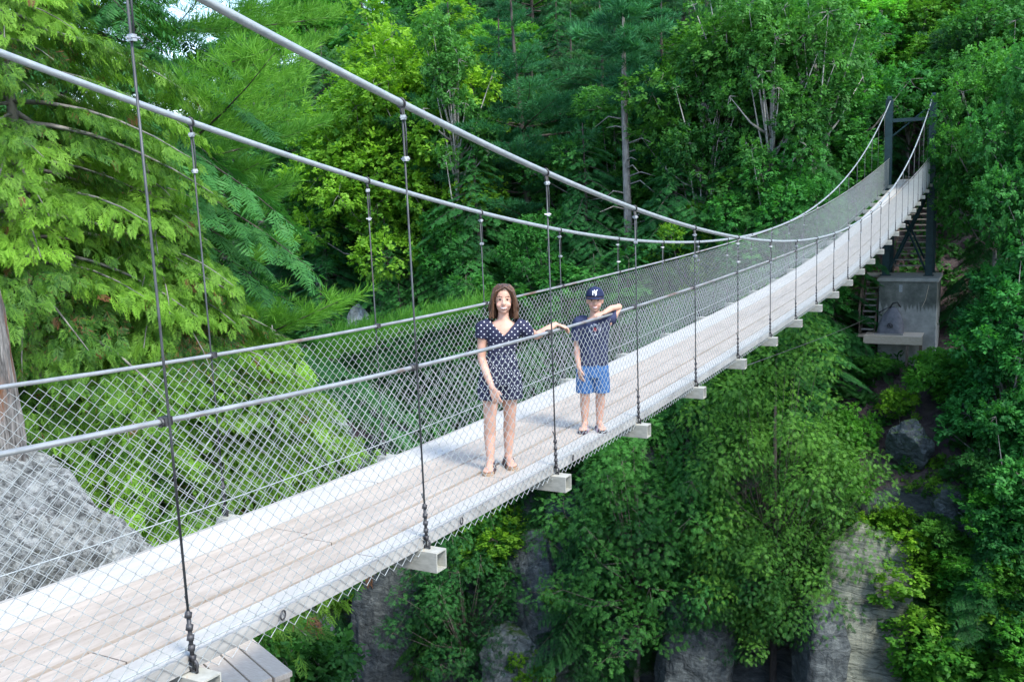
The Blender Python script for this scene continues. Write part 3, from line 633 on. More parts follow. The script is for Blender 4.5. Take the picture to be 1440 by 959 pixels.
MB().add([(p.x, p.y, -.22) for p in q]+[(p.x, p.y, -.052) for p in q], [(0, 1, 2, 3), (7, 6, 5, 4), (1, 0, 4, 5), (2, 1, 5, 6), (3, 2, 6, 7), (0, 3, 7, 4)]).build('joist', M['wood'], np_)
for s in (.1, 1.2): 
    c = -dv*.16+nv*s; MB().box((c.x-.05, c.y-.05, -2.2), (c.x+.05, c.y+.05, -.053)).build('post', M['old_wood'], np_)

# ------------------------------------------------------------------ rocks, dead trunk
def rock(label, c, dims, seed, m, rz=0, tilt=(0, 0), planes=26, amp=.05, sub=5, group=None, ns=2.2, block=0):
    g = np.random.default_rng(seed); b = bmesh.new(); bmesh.ops.create_icosphere(b, subdivisions=sub, radius=1)
    V = np.array([v.co[:] for v in b.verts]); Np = nrm(g.normal(size=(planes, 3))); dd = g.uniform(.62, 1.0, planes)
    dots = V @ Np.T; rr = np.where(dots > .05, dd/np.maximum(dots, .05), 9).min(1); rr = np.minimum(rr, 1.25)
    if block: rr = np.minimum(1/(np.abs(V)**block).sum(1)**(1/block), rr*1.45)
    for i, v in enumerate(b.verts):
        p = v.co*ns; k = rr[i]+amp*(mnoise.fractal(p*1.0+Vector((seed*3.1, 0, 0)), .9, 2.1, 6)+.5*abs(mnoise.noise(Vector((p.x*.8, p.y*.8, p.z*3.2+seed)))))
        v.co = Vector((v.co.x*k*dims[0], v.co.y*k*dims[1], v.co.z*k*dims[2]))
    me = bpy.data.meshes.new('rock_outcrop'); b.to_mesh(me); b.free(); me.polygons.foreach_set('use_smooth', [False]*len(me.polygons))
    o = link('rock_outcrop', me, [M[m]]); o.location = tuple(map(float, c)); o.rotation_euler = (tilt[0], tilt[1], rz)
    return tag(o, label, 'rock', group)
rock('pale lichen-speckled grey boulder beside the near end of the bridge', at_d(-88, 862, 7.7), (1.9, 1.3, 1.0), 4, 'rock_pale', .5, (.1, .72), 26, .24, 6, block=3)
def dead_trunk():
    P0 = at_d(4, 590, 8.2); g = random.Random(5); V = []; F = []; n = 26; rows = 16; hgt = 1.50
    for i in range(rows):
        for k in range(n):
            t = 2*PI*k/n; f = i/(rows-1); jag = .20*math.sin(2*t+.6)+.14*math.sin(5*t)+.09*math.sin(9*t+1)
            r = (.16-.02*f)*(1+.10*math.sin(5*t+f*1.5)+.06*math.sin(11*t+f*3)+.05*g.uniform(-1, 1)); z = f*(hgt+jag*(1 if i > 4 else 0))
            V.append((r*math.cos(t)-.05*f, r*math.sin(t), z-.5))
    for i in range(rows-1):
        for k in range(n): F.append((i*n+k, i*n+(k+1) % n, (i+1)*n+(k+1) % n, (i+1)*n+k))
    V.append((0, 0, hgt*.72-.5)); F += [((rows-1)*n+k, (rows-1)*n+(k+1) % n, len(V)-1) for k in range(n)]
    o = link('dead_tree_trunk', pymesh('dead_tree_trunk', V, F, False), [M['dead']]); o.location = tuple(P0)
    return tag(o, 'broken weathered dead tree trunk with jagged top and orange rot', 'tree trunk')
dead_trunk()
rock('dark narrow rock pillar low in the gorge under the near deck', at_y(548, 905, 34.4), (1.9, 1.6, 4.6), 12, 'rock_dark', .2, (-.1, .10), 24, .10, 6, block=4)
rock('dark rock wall beside the narrow pillar at the foot of the gorge', at_y(470, 935, 35.0), (2.2, 1.6, 3.2), 13, 'rock_dark', .4, (0, -.1), 24, .10, 6, block=4)
rock('leaning slate-grey slab of rock between the hemlocks', at_y(768, 840, 34.6), (1.35, 1.2, 3.2), 15, 'rock_dark', -.2, (-.2, -.38), 22, .10, 6, block=3.5)
rock('blocky grey rock ledge below the leaning slab', at_y(770, 945, 34.2), (2.9, 1.5, 2.2), 16, 'rock_river', .2, (-.2, .1), 22, .11, 6, block=4)
rock('pale rock face standing free at the bottom left of the big cedar', at_y(978, 930, 33.8), (1.5, 1.4, 3.2), 18, 'rock_dark', .3, (-.15, .14), 18, .13, 6, block=3)
rock('small grey rock hidden among the drooping hemlock branches', at_y(900, 900, 34.6), (1.1, 1.0, 1.8), 19, 'rock_dark', .1, (0, .1), 20, .06)
rock('broad layered tan rock slab below the dirt slope', at_y(1207, 905, 35.0), (1.75, 1.8, 4.6), 21, 'rock_slab', .12, (-.30, .10), 14, .075, 6, block=4)
rock('narrow cracked rock at the left side of the layered slab', at_y(1152, 925, 33.6), (.9, 1.2, 2.6), 22, 'rock_dark', .6, (-.2, .1), 20, .07, block=4)
rock('rounded grey boulder on the bare dirt slope below the pier', at_y(1277, 622, 37.6), (.78, .8, 1.0), 31, 'rock_dark', .2, (.1, .3), 13, .15, 6)
rock('square dark outcrop at the right of the dirt slope', at_y(1350, 715, 36.9), (1.1, .9, 1.1), 25, 'rock_dark', .3, (.05, .05), 20, .10, 6, block=4)
rock('small grey outcrop under the square dark outcrop', at_y(1338, 775, 36.4), (.8, .8, .8), 26, 'rock_river', .9, (.05, .1), 20, .07)
rock('flat grey stone half covered by plants on the dirt slope', at_y(1368, 565, 38.6), (.9, .7, .45), 27, 'rock_dark', .4, (.1, .1), 20, .06)
rock('grey rock column glimpsed through the mesh in the dark forest', at_y(508, 490, 40), (1.3, 1.2, 2.6), 28, 'rock_river', .4, (0, .1), 20, .06)
rock('grey river boulder glimpsed low behind the far mesh', at_d(440, 610, 24), (1.0, 1.0, .8), 29, 'rock_river', .4, (0, .1), 20, .06)
# ------------------------------------------------------------------ near trees on the left
def special(name, label, cat, base, tr, cr, leaf, bark, rz=0, scale=1.0):
    o = thing(name, label, cat, tuple(map(float, base)), rz); o.scale = (scale,)*3
    link('trunk', tr, [M[bark]], o); link('crown', cr, [M[leaf]], o); return o
def ground_at(px, py, D):
    p = at_d(px, py, D); return np.array((p[0], p[1], tz(p[0], p[1])-.2))
def near_cedar(label, px, D, ztop, R, nb, seed, size=.30, lat=7, base=None, gaps=.2):
    b = ground_at(px, 480, D); 
    if base is not None: b[2] = base
    t, c = conifer('cedar', ztop-b[2], R, nb, seed, .03, TC, size, 0, lat, cones=.011, gaps=gaps)
    return special('cedar_tree', label, 'tree', b, t, c, 'cedar_near', 'bark_pale', seed)
near_cedar('tall sunlit cedar with hanging yellow-green sprays at the left edge', 55, 11.0, 6.6, 1.95, 165, 81, .155, 15)
near_cedar('bushy bright cedar leaning over the far side of the near deck', 232, 11.5, 2.7, 1.35, 130, 82, .155, 15)
near_cedar('low cedar seen through the mesh under the bushy cedar', 290, 12.5, .9, 2.1, 110, 83, .24, 8)
near_cedar('small cedar showing through the far mesh beside the boulder', 165, 10.0, .35, 1.3, 70, 84, .22, 8)
near_cedar('dull green low cedar behind the far mesh at mid left', 385, 14.0, .3, 1.3, 80, 85, .26, 8)
b_ = ground_at(215, 300, 17.0); b_[2] = max(b_[2], -6); t_, c_ = conifer('pine', 9.5-b_[2], 6.3, 96, 91, .10, TP, .27, .0, 15)
special('pine_tree', 'feathery bright green pine reaching out behind the tall cedar', 'tree', b_, t_, c_, 'pine_near', 'bark', 2.2)
b_ = ground_at(110, 300, 15); b_[2] = max(b_[2], -6); t_, c_ = conifer('hemlock', 9-b_[2], 3.6, 120, 92, .1, THF, .32, .0, 11)
special('hemlock_tree', 'dark hemlock filling the gap behind the tall cedar', 'tree', b_, t_, c_, 'hemlock', 'bark', 1.2)

# ------------------------------------------------------------------ trees and shrubs rooted in the far cliff
teal = (.92, 1.08, 1.05); deep = (.72, .92, .95); warm = (1.35, 1.15, .8); lime = (1.7, 1.35, .8)
by_box('cedarmass', 1090, 425, 985, 34.2, 'big dense cedar rising from the cliff beside the layered slab', tint=(1.7, 1.5, 1), wide=1.0, var=0)
by_box('cedarmass', 1045, 520, 960, 34.8, 'second cedar merging with the left side of the big cedar', tint=(1.4, 1.35, 1), wide=.85, var=1)
by_box('cedarmass', 1158, 590, 850, 35.6, 'short cedar between the big cedar and the layered slab', tint=(1.5, 1.4, 1), wide=.75, var=1)
by_box('hemmass', 895, 610, 940, 33.4, 'drooping hemlock with bare dead twigs below the boy', tint=(1.35, 1.3, 1), wide=0.98, var=0)
by_box('hemlock', 830, 640, 960, 33.8, 'feathery hemlock hanging over the leaning slab', tint=(.95, 1.05, 1.05), wide=0.86, var=1)
by_box('hemmass', 660, 735, 1000, 33.6, 'dark hemlock under the first crossbeam past the near platform', tint=(.9, 1.0, 1), wide=0.94, var=2)
by_box('hemmass', 990, 640, 940, 34.6, 'blue-green hemlock between the drooping one and the big cedar', tint=teal, wide=0.86, var=2)
by_box('hemmass', 725, 660, 900, 36.0, 'hemlock behind the second crossbeam above the leaning slab', tint=(1.0, 1.1, .9), wide=0.94, var=0)
by_box('hemlock', 610, 800, 1030, 34.2, 'mossy low hemlock beside the dark rock pillar', tint=(1.3, 1.2, .7), wide=0.78, var=1)
by_box('slim', 1412, 330, 800, 37.6, 'leafy teal tree on the right edge below the tower', tint=(.8, 1.1, 1.1), wide=1.0, var=0)
by_box('slim', 1430, 560, 1010, 35.6, 'lower leafy tree on the right edge beside the layered slab', tint=(.9, 1.1, 1.0), wide=.95, var=1)
by_box('broad', 1392, 75, 470, 43.4, 'leafy tree whose pale branches overhang the top of the tower', tint=(1.2, 1.2, .95), wide=.78, var=2)
by_box('broad', 1470, 60, 560, 40.0, 'tall blue-green leafy tree at the upper right edge', tint=teal, wide=.7, var=3)
sh = [(1275, 705, 790, 36.6, 'bright green bush at the top of the layered slab', 1.3, lime, 0), (1312, 770, 880, 35.8, 'broad lime bush along the right side of the layered slab', 1.35, warm, 1),
      (1335, 850, 985, 35.0, 'leafy green bush low to the right of the layered slab', 1.3, (1, 1.1, .9), 2), (1370, 880, 1000, 34.8, 'blue-green bush in the lower right corner', 1.4, teal, 0),
      (1235, 700, 755, 37.2, 'small bright shrub above the layered slab', 1.2, lime, 2), (1265, 545, 590, 38.8, 'thin yellow-green shrub on the dirt slope', 1.0, lime, 1),
      (1345, 490, 570, 39.5, 'dense green shrub right of the pier foot', 1.2, (.9, 1.1, 1), 0), (1318, 640, 700, 37.6, 'small green shrub on the right of the dirt slope', 1.2, warm, 1),
      (1228, 500, 530, 40.6, 'low dark shrub at the foot of the pier', 1.6, deep, 2), (1192, 570, 640, 37.6, 'round dark shrub left of the dirt slope', .8, (.85, 1.05, .9), 0),
      (1185, 640, 710, 36.8, 'mid green shrub beside the big cedar', 1.0, (1, 1.1, .9), 1), (690, 700, 790, 35.2, 'mossy shrub under the second crossbeam', 1.3, lime, 2),
      (755, 905, 960, 33.4, 'tiny bright plant on the blocky ledge', 1.1, lime, 1), (805, 820, 870, 33.6, 'bright tuft at the foot of the leaning slab', 1.0, lime, 0),
      (1390, 470, 560, 39, 'leafy shrub under the teal tree', 1.4, teal, 2), (1312, 492, 535, 41.3, 'fern-like shrub against the concrete pier', 1.2, (.9, 1.2, .8), 1)]
for px, yt, yb, Y, lab, wd, tn, vr in sh: by_box('shrub', px, yt, yb, Y, lab, tint=tn, wide=wd, var=vr)
for i in range(46):
    px = 470+i*21+random.uniform(-14, 14)
    if px > 1120: px = 1330+random.uniform(-40, 120)
    yt = random.uniform(690, 930); Y = 36.4-(yt-640)/320*2.6; p = at_y(px, yt, Y)
    tree(('shrub', 'hemlock', 'sapling', 'shrub')[i % 4], tuple(p), random.uniform(1.2, 2.2)*(1.6 if i % 4 == 1 else 1), ('bushy plant rooted on the cliff face', 'stunted hemlock rooted on the cliff face', 'spindly sapling rooted on the cliff face', 'bushy plant rooted on the cliff face')[i % 4], ('bushy plants on the cliff face', 'stunted hemlocks on the cliff face', 'spindly saplings on the cliff face', 'bushy plants on the cliff face')[i % 4], (random.uniform(.7, 1.1), random.uniform(.9, 1.1), random.uniform(.8, 1.1)), random.uniform(1.0, 1.6), lean=(random.uniform(.1, .5), 0))
# near bank shrub below the deck
b_ = at_d(398, 965, 10.5); t_, c_ = broadleaf(1.7, .85, 20, 85, 95, .17, .05)
special('shrub', 'small-leaved shrub beside the pale plank platform', 'shrub', (b_[0], b_[1], b_[2]-1.1), t_, c_, 'under', 'twig')
t_, c_ = broadleaf(1.7, 1.1, 18, 85, 96, .17, .05); b_ = at_d(330, 1010, 9.5)
special('shrub', 'dark low shrub half hidden under the plank platform', 'shrub', (b_[0], b_[1], b_[2]-1.2), t_, c_, 'under', 'twig')

# ------------------------------------------------------------------ the wood on the far bank: trees one can make out first
by_top('pine', 740, -60, 44.5, 'white pine with a dark leaning trunk behind the bridge middle', tint=teal, wide=1.1, var=0, lean=(0, -.10))
def snag(label, px, ytop, Y, lean=0):
    p = at_y(px, ytop, Y); zb = tz(p[0], Y)-.2; H = p[2]-zb; g = random.Random(8); tb = MB(); o = thing('pine_tree', label, 'tree', (p[0], Y, zb))
    tb.tube([(0, 0, 0), (.05, 0, H*.4), (-.03, 0, H*.75), (.02, 0, H)], [.27, .21, .15, .06], 10)
    for i in range(26):
        z = H*(.25+.6*i/26); a = g.uniform(0, 6.28); l = g.uniform(1.2, 2.8)*(1.1-.5*i/26); d = Vector((math.cos(a), math.sin(a), 0))
        tb.tube([(0, 0, z), tuple(d*l*.5+Vector((0, 0, z+.12*l))), tuple(d*l+Vector((0, 0, z+g.uniform(-.3, .1)*l)))], [.045, .03, .008], 5)
    link('trunk', tb.mesh('trunk', True), [M['bark_pale']], o)
    kp, kc = conifer('pine', 6.5, 2.6, 40, 97, .1, TPF, .5, 0, 6); c = link('crown', kc, [M['pine']], o); c.location = (0, 0, H*.72); c.color = (*teal, 1)
    return o
snag('pine with a pale scaly trunk and bare dead lower branches', 876, 20, 41.2)
key = [('bright', 560, 30, 46, 'bright yellow-green leafy tree left of the leaning pine', lime, 1.15, 0), ('bright', 610, 55, 44.5, 'lime leafy tree just left of the leaning pine', lime, 1.0, 1),
       ('bright', 520, 110, 43, 'mid green leafy tree under the bright yellow-green one', warm, 1.1, 0), ('hemlock', 665, 175, 41.5, 'dark hemlock below the leaning pine', teal, 1.2, 0),
       ('pine', 700, 10, 47, 'teal pine behind the lime leafy tree', teal, 1.2, 1), ('pine', 930, -20, 46, 'wide teal pine right of the pale scaly trunk', teal, 1.2, 2),
       ('hemlock', 820, 170, 41.8, 'dark hemlock between the leaning and the scaly trunks', deep, 1.2, 1), ('hemlock', 950, 190, 41, 'low hemlock above the lowest part of the cables', deep, 1.25, 2),
       ('broad', 1010, 40, 44.5, 'leafy tree with small mid-green leaves above the cable sag', warm, 1.1, 0), ('broad', 1090, 20, 45.5, 'rounded leafy tree at the upper right of the cable sag', (1.1, 1.2, 1), 1.1, 1),
       ('hemlock', 1060, 130, 41.6, 'broad hemlock left of the rising cables', (1, 1.1, .9), 1.4, 0), ('hemlock', 1130, 115, 42.4, 'hemlock close behind the rising cables', (.9, 1.1, 1), 1.1, 1),
       ('broad', 1135, -10, 47, 'dark green leafy tree left of the tower', (.85, 1.05, 1), 1.1, 2), ('broad', 1280, -20, 55.5, 'pale leafy tree high behind the tower', lime, 1.1, 3),
       ('hemlock', 1240, 120, 54, 'dark hemlock directly behind the tower', deep, 1.2, 2), ('hemlock', 1400, 190, 46, 'dark layered hemlock right of the tower', deep, .9, 0),
       ('hemlock', 540, 300, 41, 'dark hemlock behind the far handrail left of the girl', (.9, 1.05, .9), 1.2, 1), ('hemlock', 610, 330, 40.6, 'hemlock behind the far handrail above the girl', (1, 1.1, .8), 1.2, 2),
       ('broad', 640, 285, 41.6, 'leafy tree in deep shade behind the girl', (.8, 1, .8), 1.0, 1), ('broad', 760, 300, 40.8, 'shaded leafy tree between the girl and the boy', (.75, .95, .8), 1.0, 2),
       ('hemlock', 450, 250, 42, 'blue-black hemlock right of the feathery pine', deep, 1.3, 0), ('hemlock', 400, 300, 46, 'dark hemlock in the gap beside the bushy cedar', deep, 1.3, 2),
       ('hemlock', 880, 300, 40.0, 'small hemlock behind the far mesh right of the boy', deep, 1.2, 0), ('bright', 965, 285, 40.3, 'bright leafy sapling under the cable sag', warm, .8, 1),
       ('broad', 1110, 210, 40.6, 'leafy tree beneath the rising far cable', (.9, 1.1, .95), 1.0, 3), ('sapling', 800, 380, 39.6, 'thin sapling behind the far mesh near the boy', (.9, 1.1, .8), 1.2, 0)]
for k, px, py, Y, lab, tn, wd, vr in key: by_top(k, px, py, Y, lab, tint=tn, wide=wd, var=vr)
for px, Y, lab, v in ((985, 41.4, 'slender birch with a white trunk left of the cable sag', 0), (1146, 42.0, 'slender birch with a white trunk between the cables and the tower', 1), (1040, 42.6, 'thin birch rising above the lowest point of the cables', 1), (640, 41.8, 'thin birch with a pale trunk left of the leaning pine', 0), (1085, 40.6, 'birch leaning slightly over the rising far cable', 0)):
    p = at_y(px, 200, Y); b = tz(p[0], Y); tree('birch', (p[0], Y, b-.1), random.uniform(15, 18), lab, None, (1.2, 1.1, .95), .85, var=v, lean=(0, random.uniform(-.06, .06)))
# smaller trees low on the bank behind the mesh
for i, px in enumerate(range(330, 1140, 62)):
    by_top('hemlock' if i % 3 else 'sapling', px+random.uniform(-20, 20), 430+random.uniform(-50, 30)-(px-330)*.06, 38.6+random.uniform(-1, 1.5), 'small shaded tree low on the far bank behind the bridge mesh', 'small trees low on the far bank', tint=(.8+.3*random.random(), 1, .85), wide=1.4, hmin=3, hmax=7)
for i, px in enumerate(range(330, 900, 70)):
    Y = 35.8+random.uniform(-.8, .6); p = at_y(px, 560, Y); b = tz(p[0], Y)
    tree(('hemlock', 'sapling', 'hemlock')[i % 3], (p[0], Y, b-.2), random.uniform(3, 5.5), 'small tree clinging to the cliff edge below the far mesh', 'small trees on the cliff edge', (.9, 1.05, .85), 1.4)
# and the rest of the hillside, farther rows first seen above nearer ones
FAR = {'pine': 'teal pine standing in the far hillside wood', 'hemlock': 'dark hemlock standing in the far hillside wood', 'broad': 'green leafy tree standing in the far hillside wood', 'bright': 'yellow-green leafy tree standing in the far hillside wood'}
GRP = {'pine': 'pines of the far hillside', 'hemlock': 'hemlocks of the far hillside', 'broad': 'leafy trees of the far hillside', 'bright': 'bright leafy trees of the far hillside'}
for Y, x0, x1, step in ((47, 330, 1240, 88), (51.5, 300, 1440, 84), (57, 300, 1440, 84), (64, 290, 1400, 88), (73, 280, 1150, 88), (85, 270, 960, 80), (100, 330, 800, 76)):
    px = x0
    while px < x1:
        px += step*random.uniform(.8, 1.2); q = px+random.uniform(-25, 25)
        if Y < 53 and 1165 < q < 1345: continue
        yy = Y+random.uniform(-1.8, 1.8); p = at_y(q, 100, yy); z = tz(p[0], yy)
        f = random.random(); k = 'pine' if f < .28 else 'hemlock' if f < .5 else 'broad' if f < .8 else 'bright'
        if q < 520 and k == 'pine': k = 'broad'
        h = dict(pine=17, hemlock=13, broad=13, bright=11.5)[k]*random.uniform(.8, 1.15); v = random.uniform(.8, 1.2)
        tree(k, (p[0], yy, z-.3), h, FAR[k], GRP[k], (v*random.uniform(.75, 1.25), v*random.uniform(.95, 1.15), v*random.uniform(.8, 1.2)), random.uniform(1.0, 1.3))

# ------------------------------------------------------------------ ground plants nobody could count
def undergrowth():
    n = 44000; x = rng.uniform(-90, 7, n); y = 35.5+rng.random(n)**1.7*60; z = terrain(x, y)
    keep = (fbm(x*.35, y*.35+30, 3) > -.12) & ~((x > -3.2) & (x < 1.6) & (y > 36.2) & (y < 46) & (fbm(x*.9+5, y*.9, 3) < .28)); x, y, z = x[keep], y[keep], z[keep]; n = len(x)
    e = .3; gx = (terrain(x+e, y)-z)/e; gy = (terrain(x, y+e)-z)/e; nn = nrm(np.stack([-gx, -gy, np.ones(n)], -1))
    a = rng.uniform(0, 6.28, n); D = np.stack([np.cos(a), np.sin(a), .35+0*a], -1)+nn*.5
    me = scatter('undergrowth', TB, np.stack([x, y, z], -1)+nn*rng.uniform(0, .3, n)[:, None], D, nn+rng.normal(size=(n, 3))*.3, rng.uniform(.3, .75, n), np.clip(.45+.35*fbm(x*.8, y*.8, 3), 0, 1))
    o = link('undergrowth', me, [M['under']]); tag(o, kind='stuff')
undergrowth()
def near_cover():
    n = 5200; x = rng.uniform(-14, 2, n); y = rng.uniform(-1, 14, n); z = terrain(x, y); keep = (z > -9) & (fbm(x*.8+9, y*.8, 3) > 0.0) & ~((np.abs(x+3) < 1.6) & (np.abs(y-1.5) < 1.4)); x, y, z = x[keep], y[keep], z[keep]; n = len(x)
    a = rng.uniform(0, 6.28, n); D = np.stack([np.cos(a), np.sin(a), .6+0*a], -1)
    me = scatter('ground_plants', TB, np.stack([x, y, z+.05], -1), D, np.array([[0, 0, 1.]])+rng.normal(size=(n, 3))*.3, rng.uniform(.14, .3, n), np.clip(.4+.3*rng.normal(size=n), 0, 1))
    tag(link('ground_plants', me, [M['under']]), kind='stuff')
near_cover()
# ------------------------------------------------------------------ the two children on the deck
def fuse(name, mb, voxel, it=3, fac=.5):
    o = bpy.data.objects.new('tmp', mb.mesh('tmp')); COL.objects.link(o)
    r = o.modifiers.new('r', 'REMESH'); r.mode = 'VOXEL'; r.voxel_size = voxel
    if it: s = o.modifiers.new('s', 'SMOOTH'); s.iterations = it; s.factor = fac
    dg = bpy.context.evaluated_depsgraph_get(); dg.update(); me = bpy.data.meshes.new_from_object(o.evaluated_get(dg)); me.name = name
    bpy.data.objects.remove(o); me.polygons.foreach_set('use_smooth', [True]*len(me.polygons)); return me
def limb(mb, pts, rs, n=14):
    mb.tube(pts, rs, n)
    for p, r in zip(pts, rs): mb.ball(p, r*.995, 14, 8)
def skinmat(name, c, c2):
    m, nt, p = newmat(name); mp = coords(nt); n = N(nt, 'ShaderNodeTexNoise', Scale=9, Detail=4); L(nt, mp, 'Vector', n, 'Vector')
    r = ramp(nt, [(.35, c), (.65, c2)]); L(nt, n, 'Fac', r, 'Fac'); L(nt, r, 'Color', p, 'Base Color'); p.inputs['Roughness'].default_value = .5
    p.inputs['Subsurface Weight'].default_value = .12; p.inputs['Subsurface Radius'].default_value = (.01, .004, .002); p.inputs['Specular IOR Level'].default_value = .35; return m
def flat(name, c, rough=.7, spec=.3):
    m, nt, p = newmat(name); p.inputs['Base Color'].default_value = c4(c); p.inputs['Roughness'].default_value = rough; p.inputs['Specular IOR Level'].default_value = spec; return m
SK = skinmat('skin', (.50, .285, .205), (.58, .35, .26)); LIP = flat('lips', (.42, .12, .11), .4); EYE = flat('eye_white', (.46, .40, .37), .3); IRIS = flat('iris', (.07, .04, .03), .3)
BROW = flat('brow', (.09, .05, .03)); TEETH = flat('teeth', (.75, .72, .66), .3); BLUSH = skinmat('cheek', (.53, .275, .205), (.59, .33, .25))
def head(mb, c, s=1.0):
    x, y, z = c
    mb.ball((x, y+.012*s, z+.018*s), (.077*s, .094*s, .098*s), 22, 14)            # skull
    mb.ball((x, y-.018*s, z-.035*s), (.061*s, .070*s, .075*s), 20, 12)            # face
    mb.ball((x, y-.050*s, z-.088*s), (.026*s, .026*s, .022*s), 12, 8)             # chin
    mb.tube([(x, y-.080*s, z+.012*s), (x, y-.097*s, z-.026*s)], [.008*s, .0135*s], 8); mb.ball((x, y-.094*s, z-.027*s), (.017*s, .014*s, .012*s), 10, 6)
    for sd in (-1, 1):
        mb.ball((x+sd*.036*s, y-.064*s, z-.036*s), (.024*s, .018*s, .022*s), 12, 8)   # cheek
        mb.ball((x+sd*.077*s, y+.012*s, z-.008*s), (.010*s, .020*s, .029*s), 10, 8)   # ear
    mb.ball((x, y-.083*s, z-.062*s), (.026*s, .010*s, .010*s), 12, 6)
def paint_face(me, c, s=1.0):
    x, y, z = c
    for p in me.polygons:
        q = p.center; u = (q.x-x)/s; v = (q.z-z)/s
        if (q.y-y)/s > -.045 or abs(v) > .13: continue
        au = abs(u); e = ((au-.031)/.0155)**2+((v-.008)/.0068)**2
        if e < 1: p.material_index = 3 if ((au-.031)/.0090)**2+((v-.008)/.009)**2 < 1 or v > .0105 else 2
        elif .012 < au < .052 and abs(v-.033+.25*abs(au-.034)) < .0042: p.material_index = 4
        elif au < .026:
            w = -.060+9.0*u*u
            if abs(v-w) < .0042*(1-(au/.026)**2): p.material_index = 5
            elif abs(v-w) < .0092*(1-(au/.034)**2)+.001: p.material_index = 1
        if p.material_index == 0 and ((au-.040)/.02)**2+((v+.034)/.02)**2 < 1: p.material_index = 6
def hand(mb, wrist, d, n, s=1.0, curl=.35, spread=.10, thumb=1):
    """palm from the wrist along d, back of the hand facing n; fingers bend towards -n; thumb on side thumb"""
    d = Vector(d).normalized(); n = Vector(n); n = (n-d*n.dot(d)).normalized(); s_ = d.cross(n)*thumb; W_ = Vector(wrist); pl = .078*s
    for k in range(4):
        o = (k-1.5)*.0165*s; limb(mb, [W_+s_*(-o*.55)-d*.004, W_+d*pl*.55+s_*(-o), W_+d*pl+s_*(-o)], [.0135*s, .0125*s, .0105*s], 10)
    for k, ln in enumerate((.066, .074, .069, .054)):
        o = -(k-1.5)*.0180*s; q = W_+d*pl+s_*o; a = spread*(1.5-k); dir_ = (d+s_*a).normalized(); P = [q-dir_*.01]; r = [.0098*s]
        for j, f in enumerate((.45, .32, .23)):
            t = curl*(j+.6); dd = dir_*math.cos(t)-n*math.sin(t); P.append(P[-1]+dd*(ln*s*f+(.01 if j == 0 else 0))); r.append((.0092, .0082, .0072)[j]*s)
        limb(mb, P, r, 10)
    b = W_+d*.022*s+s_*.020*s; t1 = (d*.72+s_*.62-n*.20).normalized(); t2 = (d*.9+s_*.25-n*.30).normalized()
    limb(mb, [b, b+t1*.036*s, b+t1*.036*s+t2*.030*s], [.0125*s, .0105*s, .0082*s], 10)
def foot(mb, ankle, toe_dir, s=1.0, zg=.022):
    a = Vector(ankle); d = Vector((toe_dir[0], toe_dir[1], 0)).normalized(); sd = Vector((-d.y, d.x, 0)); g = Vector((a.x, a.y, zg))
    limb(mb, [a, g-d*.032*s+Vector((0, 0, .028*s))], [.034*s, .030*s]); limb(mb, [a-Vector((0, 0, .012)), g+d*.07*s+Vector((0, 0, .030*s)), g+d*.125*s+Vector((0, 0, .018*s))], [.033*s, .029*s, .020*s])
    for k in range(5):
        o = (k-2)*.0155*s; limb(mb, [g+d*.06*s+sd*o*.7+Vector((0, 0, .018*s)), g+d*(.150-.004*(k-1.5)**2)*s+sd*o+Vector((0, 0, .014*s)), g+d*(.168-.005*(k-1.5)**2)*s+sd*o+Vector((0, 0, .012*s))], [.017*s, .0125*s, .0095*s], 8)
def sandal(ankle, toe_dir, s, sole_m, strap_m, parent, straps=2, zg=.0):
    a = Vector(ankle); d = Vector((toe_dir[0], toe_dir[1], 0)).normalized(); sd = Vector((-d.y, d.x, 0)); g = Vector((a.x, a.y, zg)); prof = [(-.07, .020), (-.06, .032), (-.02, .035), (.05, .037), (.11, .046), (.15, .043), (.178, .026), (.186, .010)]
    R_ = [g+d*x*s+sd*w*s for x, w in prof]+[g+d*x*s-sd*w*s for x, w in reversed(prof)]; n = len(R_)
    so = MB().add([tuple(p) for p in R_]+[tuple(p+Vector((0, 0, .024*s))) for p in R_], [tuple(reversed(range(n))), tuple(range(n, 2*n))]+[(k, (k+1) % n, n+(k+1) % n, n+k) for k in range(n)]).build('sandal', sole_m, parent)
    for f in ((.015, .085) if straps == 2 else (.075,)):
        wd = .022*s if straps == 2 else .045*s; V = []; F = []; m = 12
        for i in range(m+1):
            t = PI*i/m; hgt = (.075 if f < .05 else .050)*s
            for q in (-1, 1):
                for rr in (1, 1.10): V.append(tuple(g+d*(f*s+q*wd)+sd*math.cos(t)*.046*s*rr+Vector((0, 0, .006*s+math.sin(t)*hgt*rr-(q*.006*s if f > .05 else -q*.0)))))
        for i in range(m):
            b = i*4; F += [(b+1, b+3, b+7, b+5), (b+2, b, b+4, b+6), (b, b+1, b+5, b+4), (b+3, b+2, b+6, b+7)]
        MB().add(V, F).build('strap', strap_m, so, True)
def wrinkle(me, amp, k=(18, 18, 7), seed=0):
    n = len(me.vertices); co = np.zeros(n*3, np.float32); me.vertices.foreach_get('co', co); co = co.reshape(-1, 3); out = co.copy()
    for i, v in enumerate(me.vertices):
        q = Vector((co[i, 0]*k[0]+seed, co[i, 1]*k[1], co[i, 2]*k[2]+co[i, 0]*6)); h = mnoise.noise(q)+.5*mnoise.noise(q*2.1); out[i] += np.array(v.normal[:])*amp*(1-2*abs(h)) 
    me.vertices.foreach_set('co', out.ravel()); me.update()
def cut(me, fn):
    b = bmesh.new(); b.from_mesh(me); bmesh.ops.delete(b, geom=[f for f in b.faces if fn(f.calc_center_median())], context='FACES'); b.to_mesh(me); b.free()

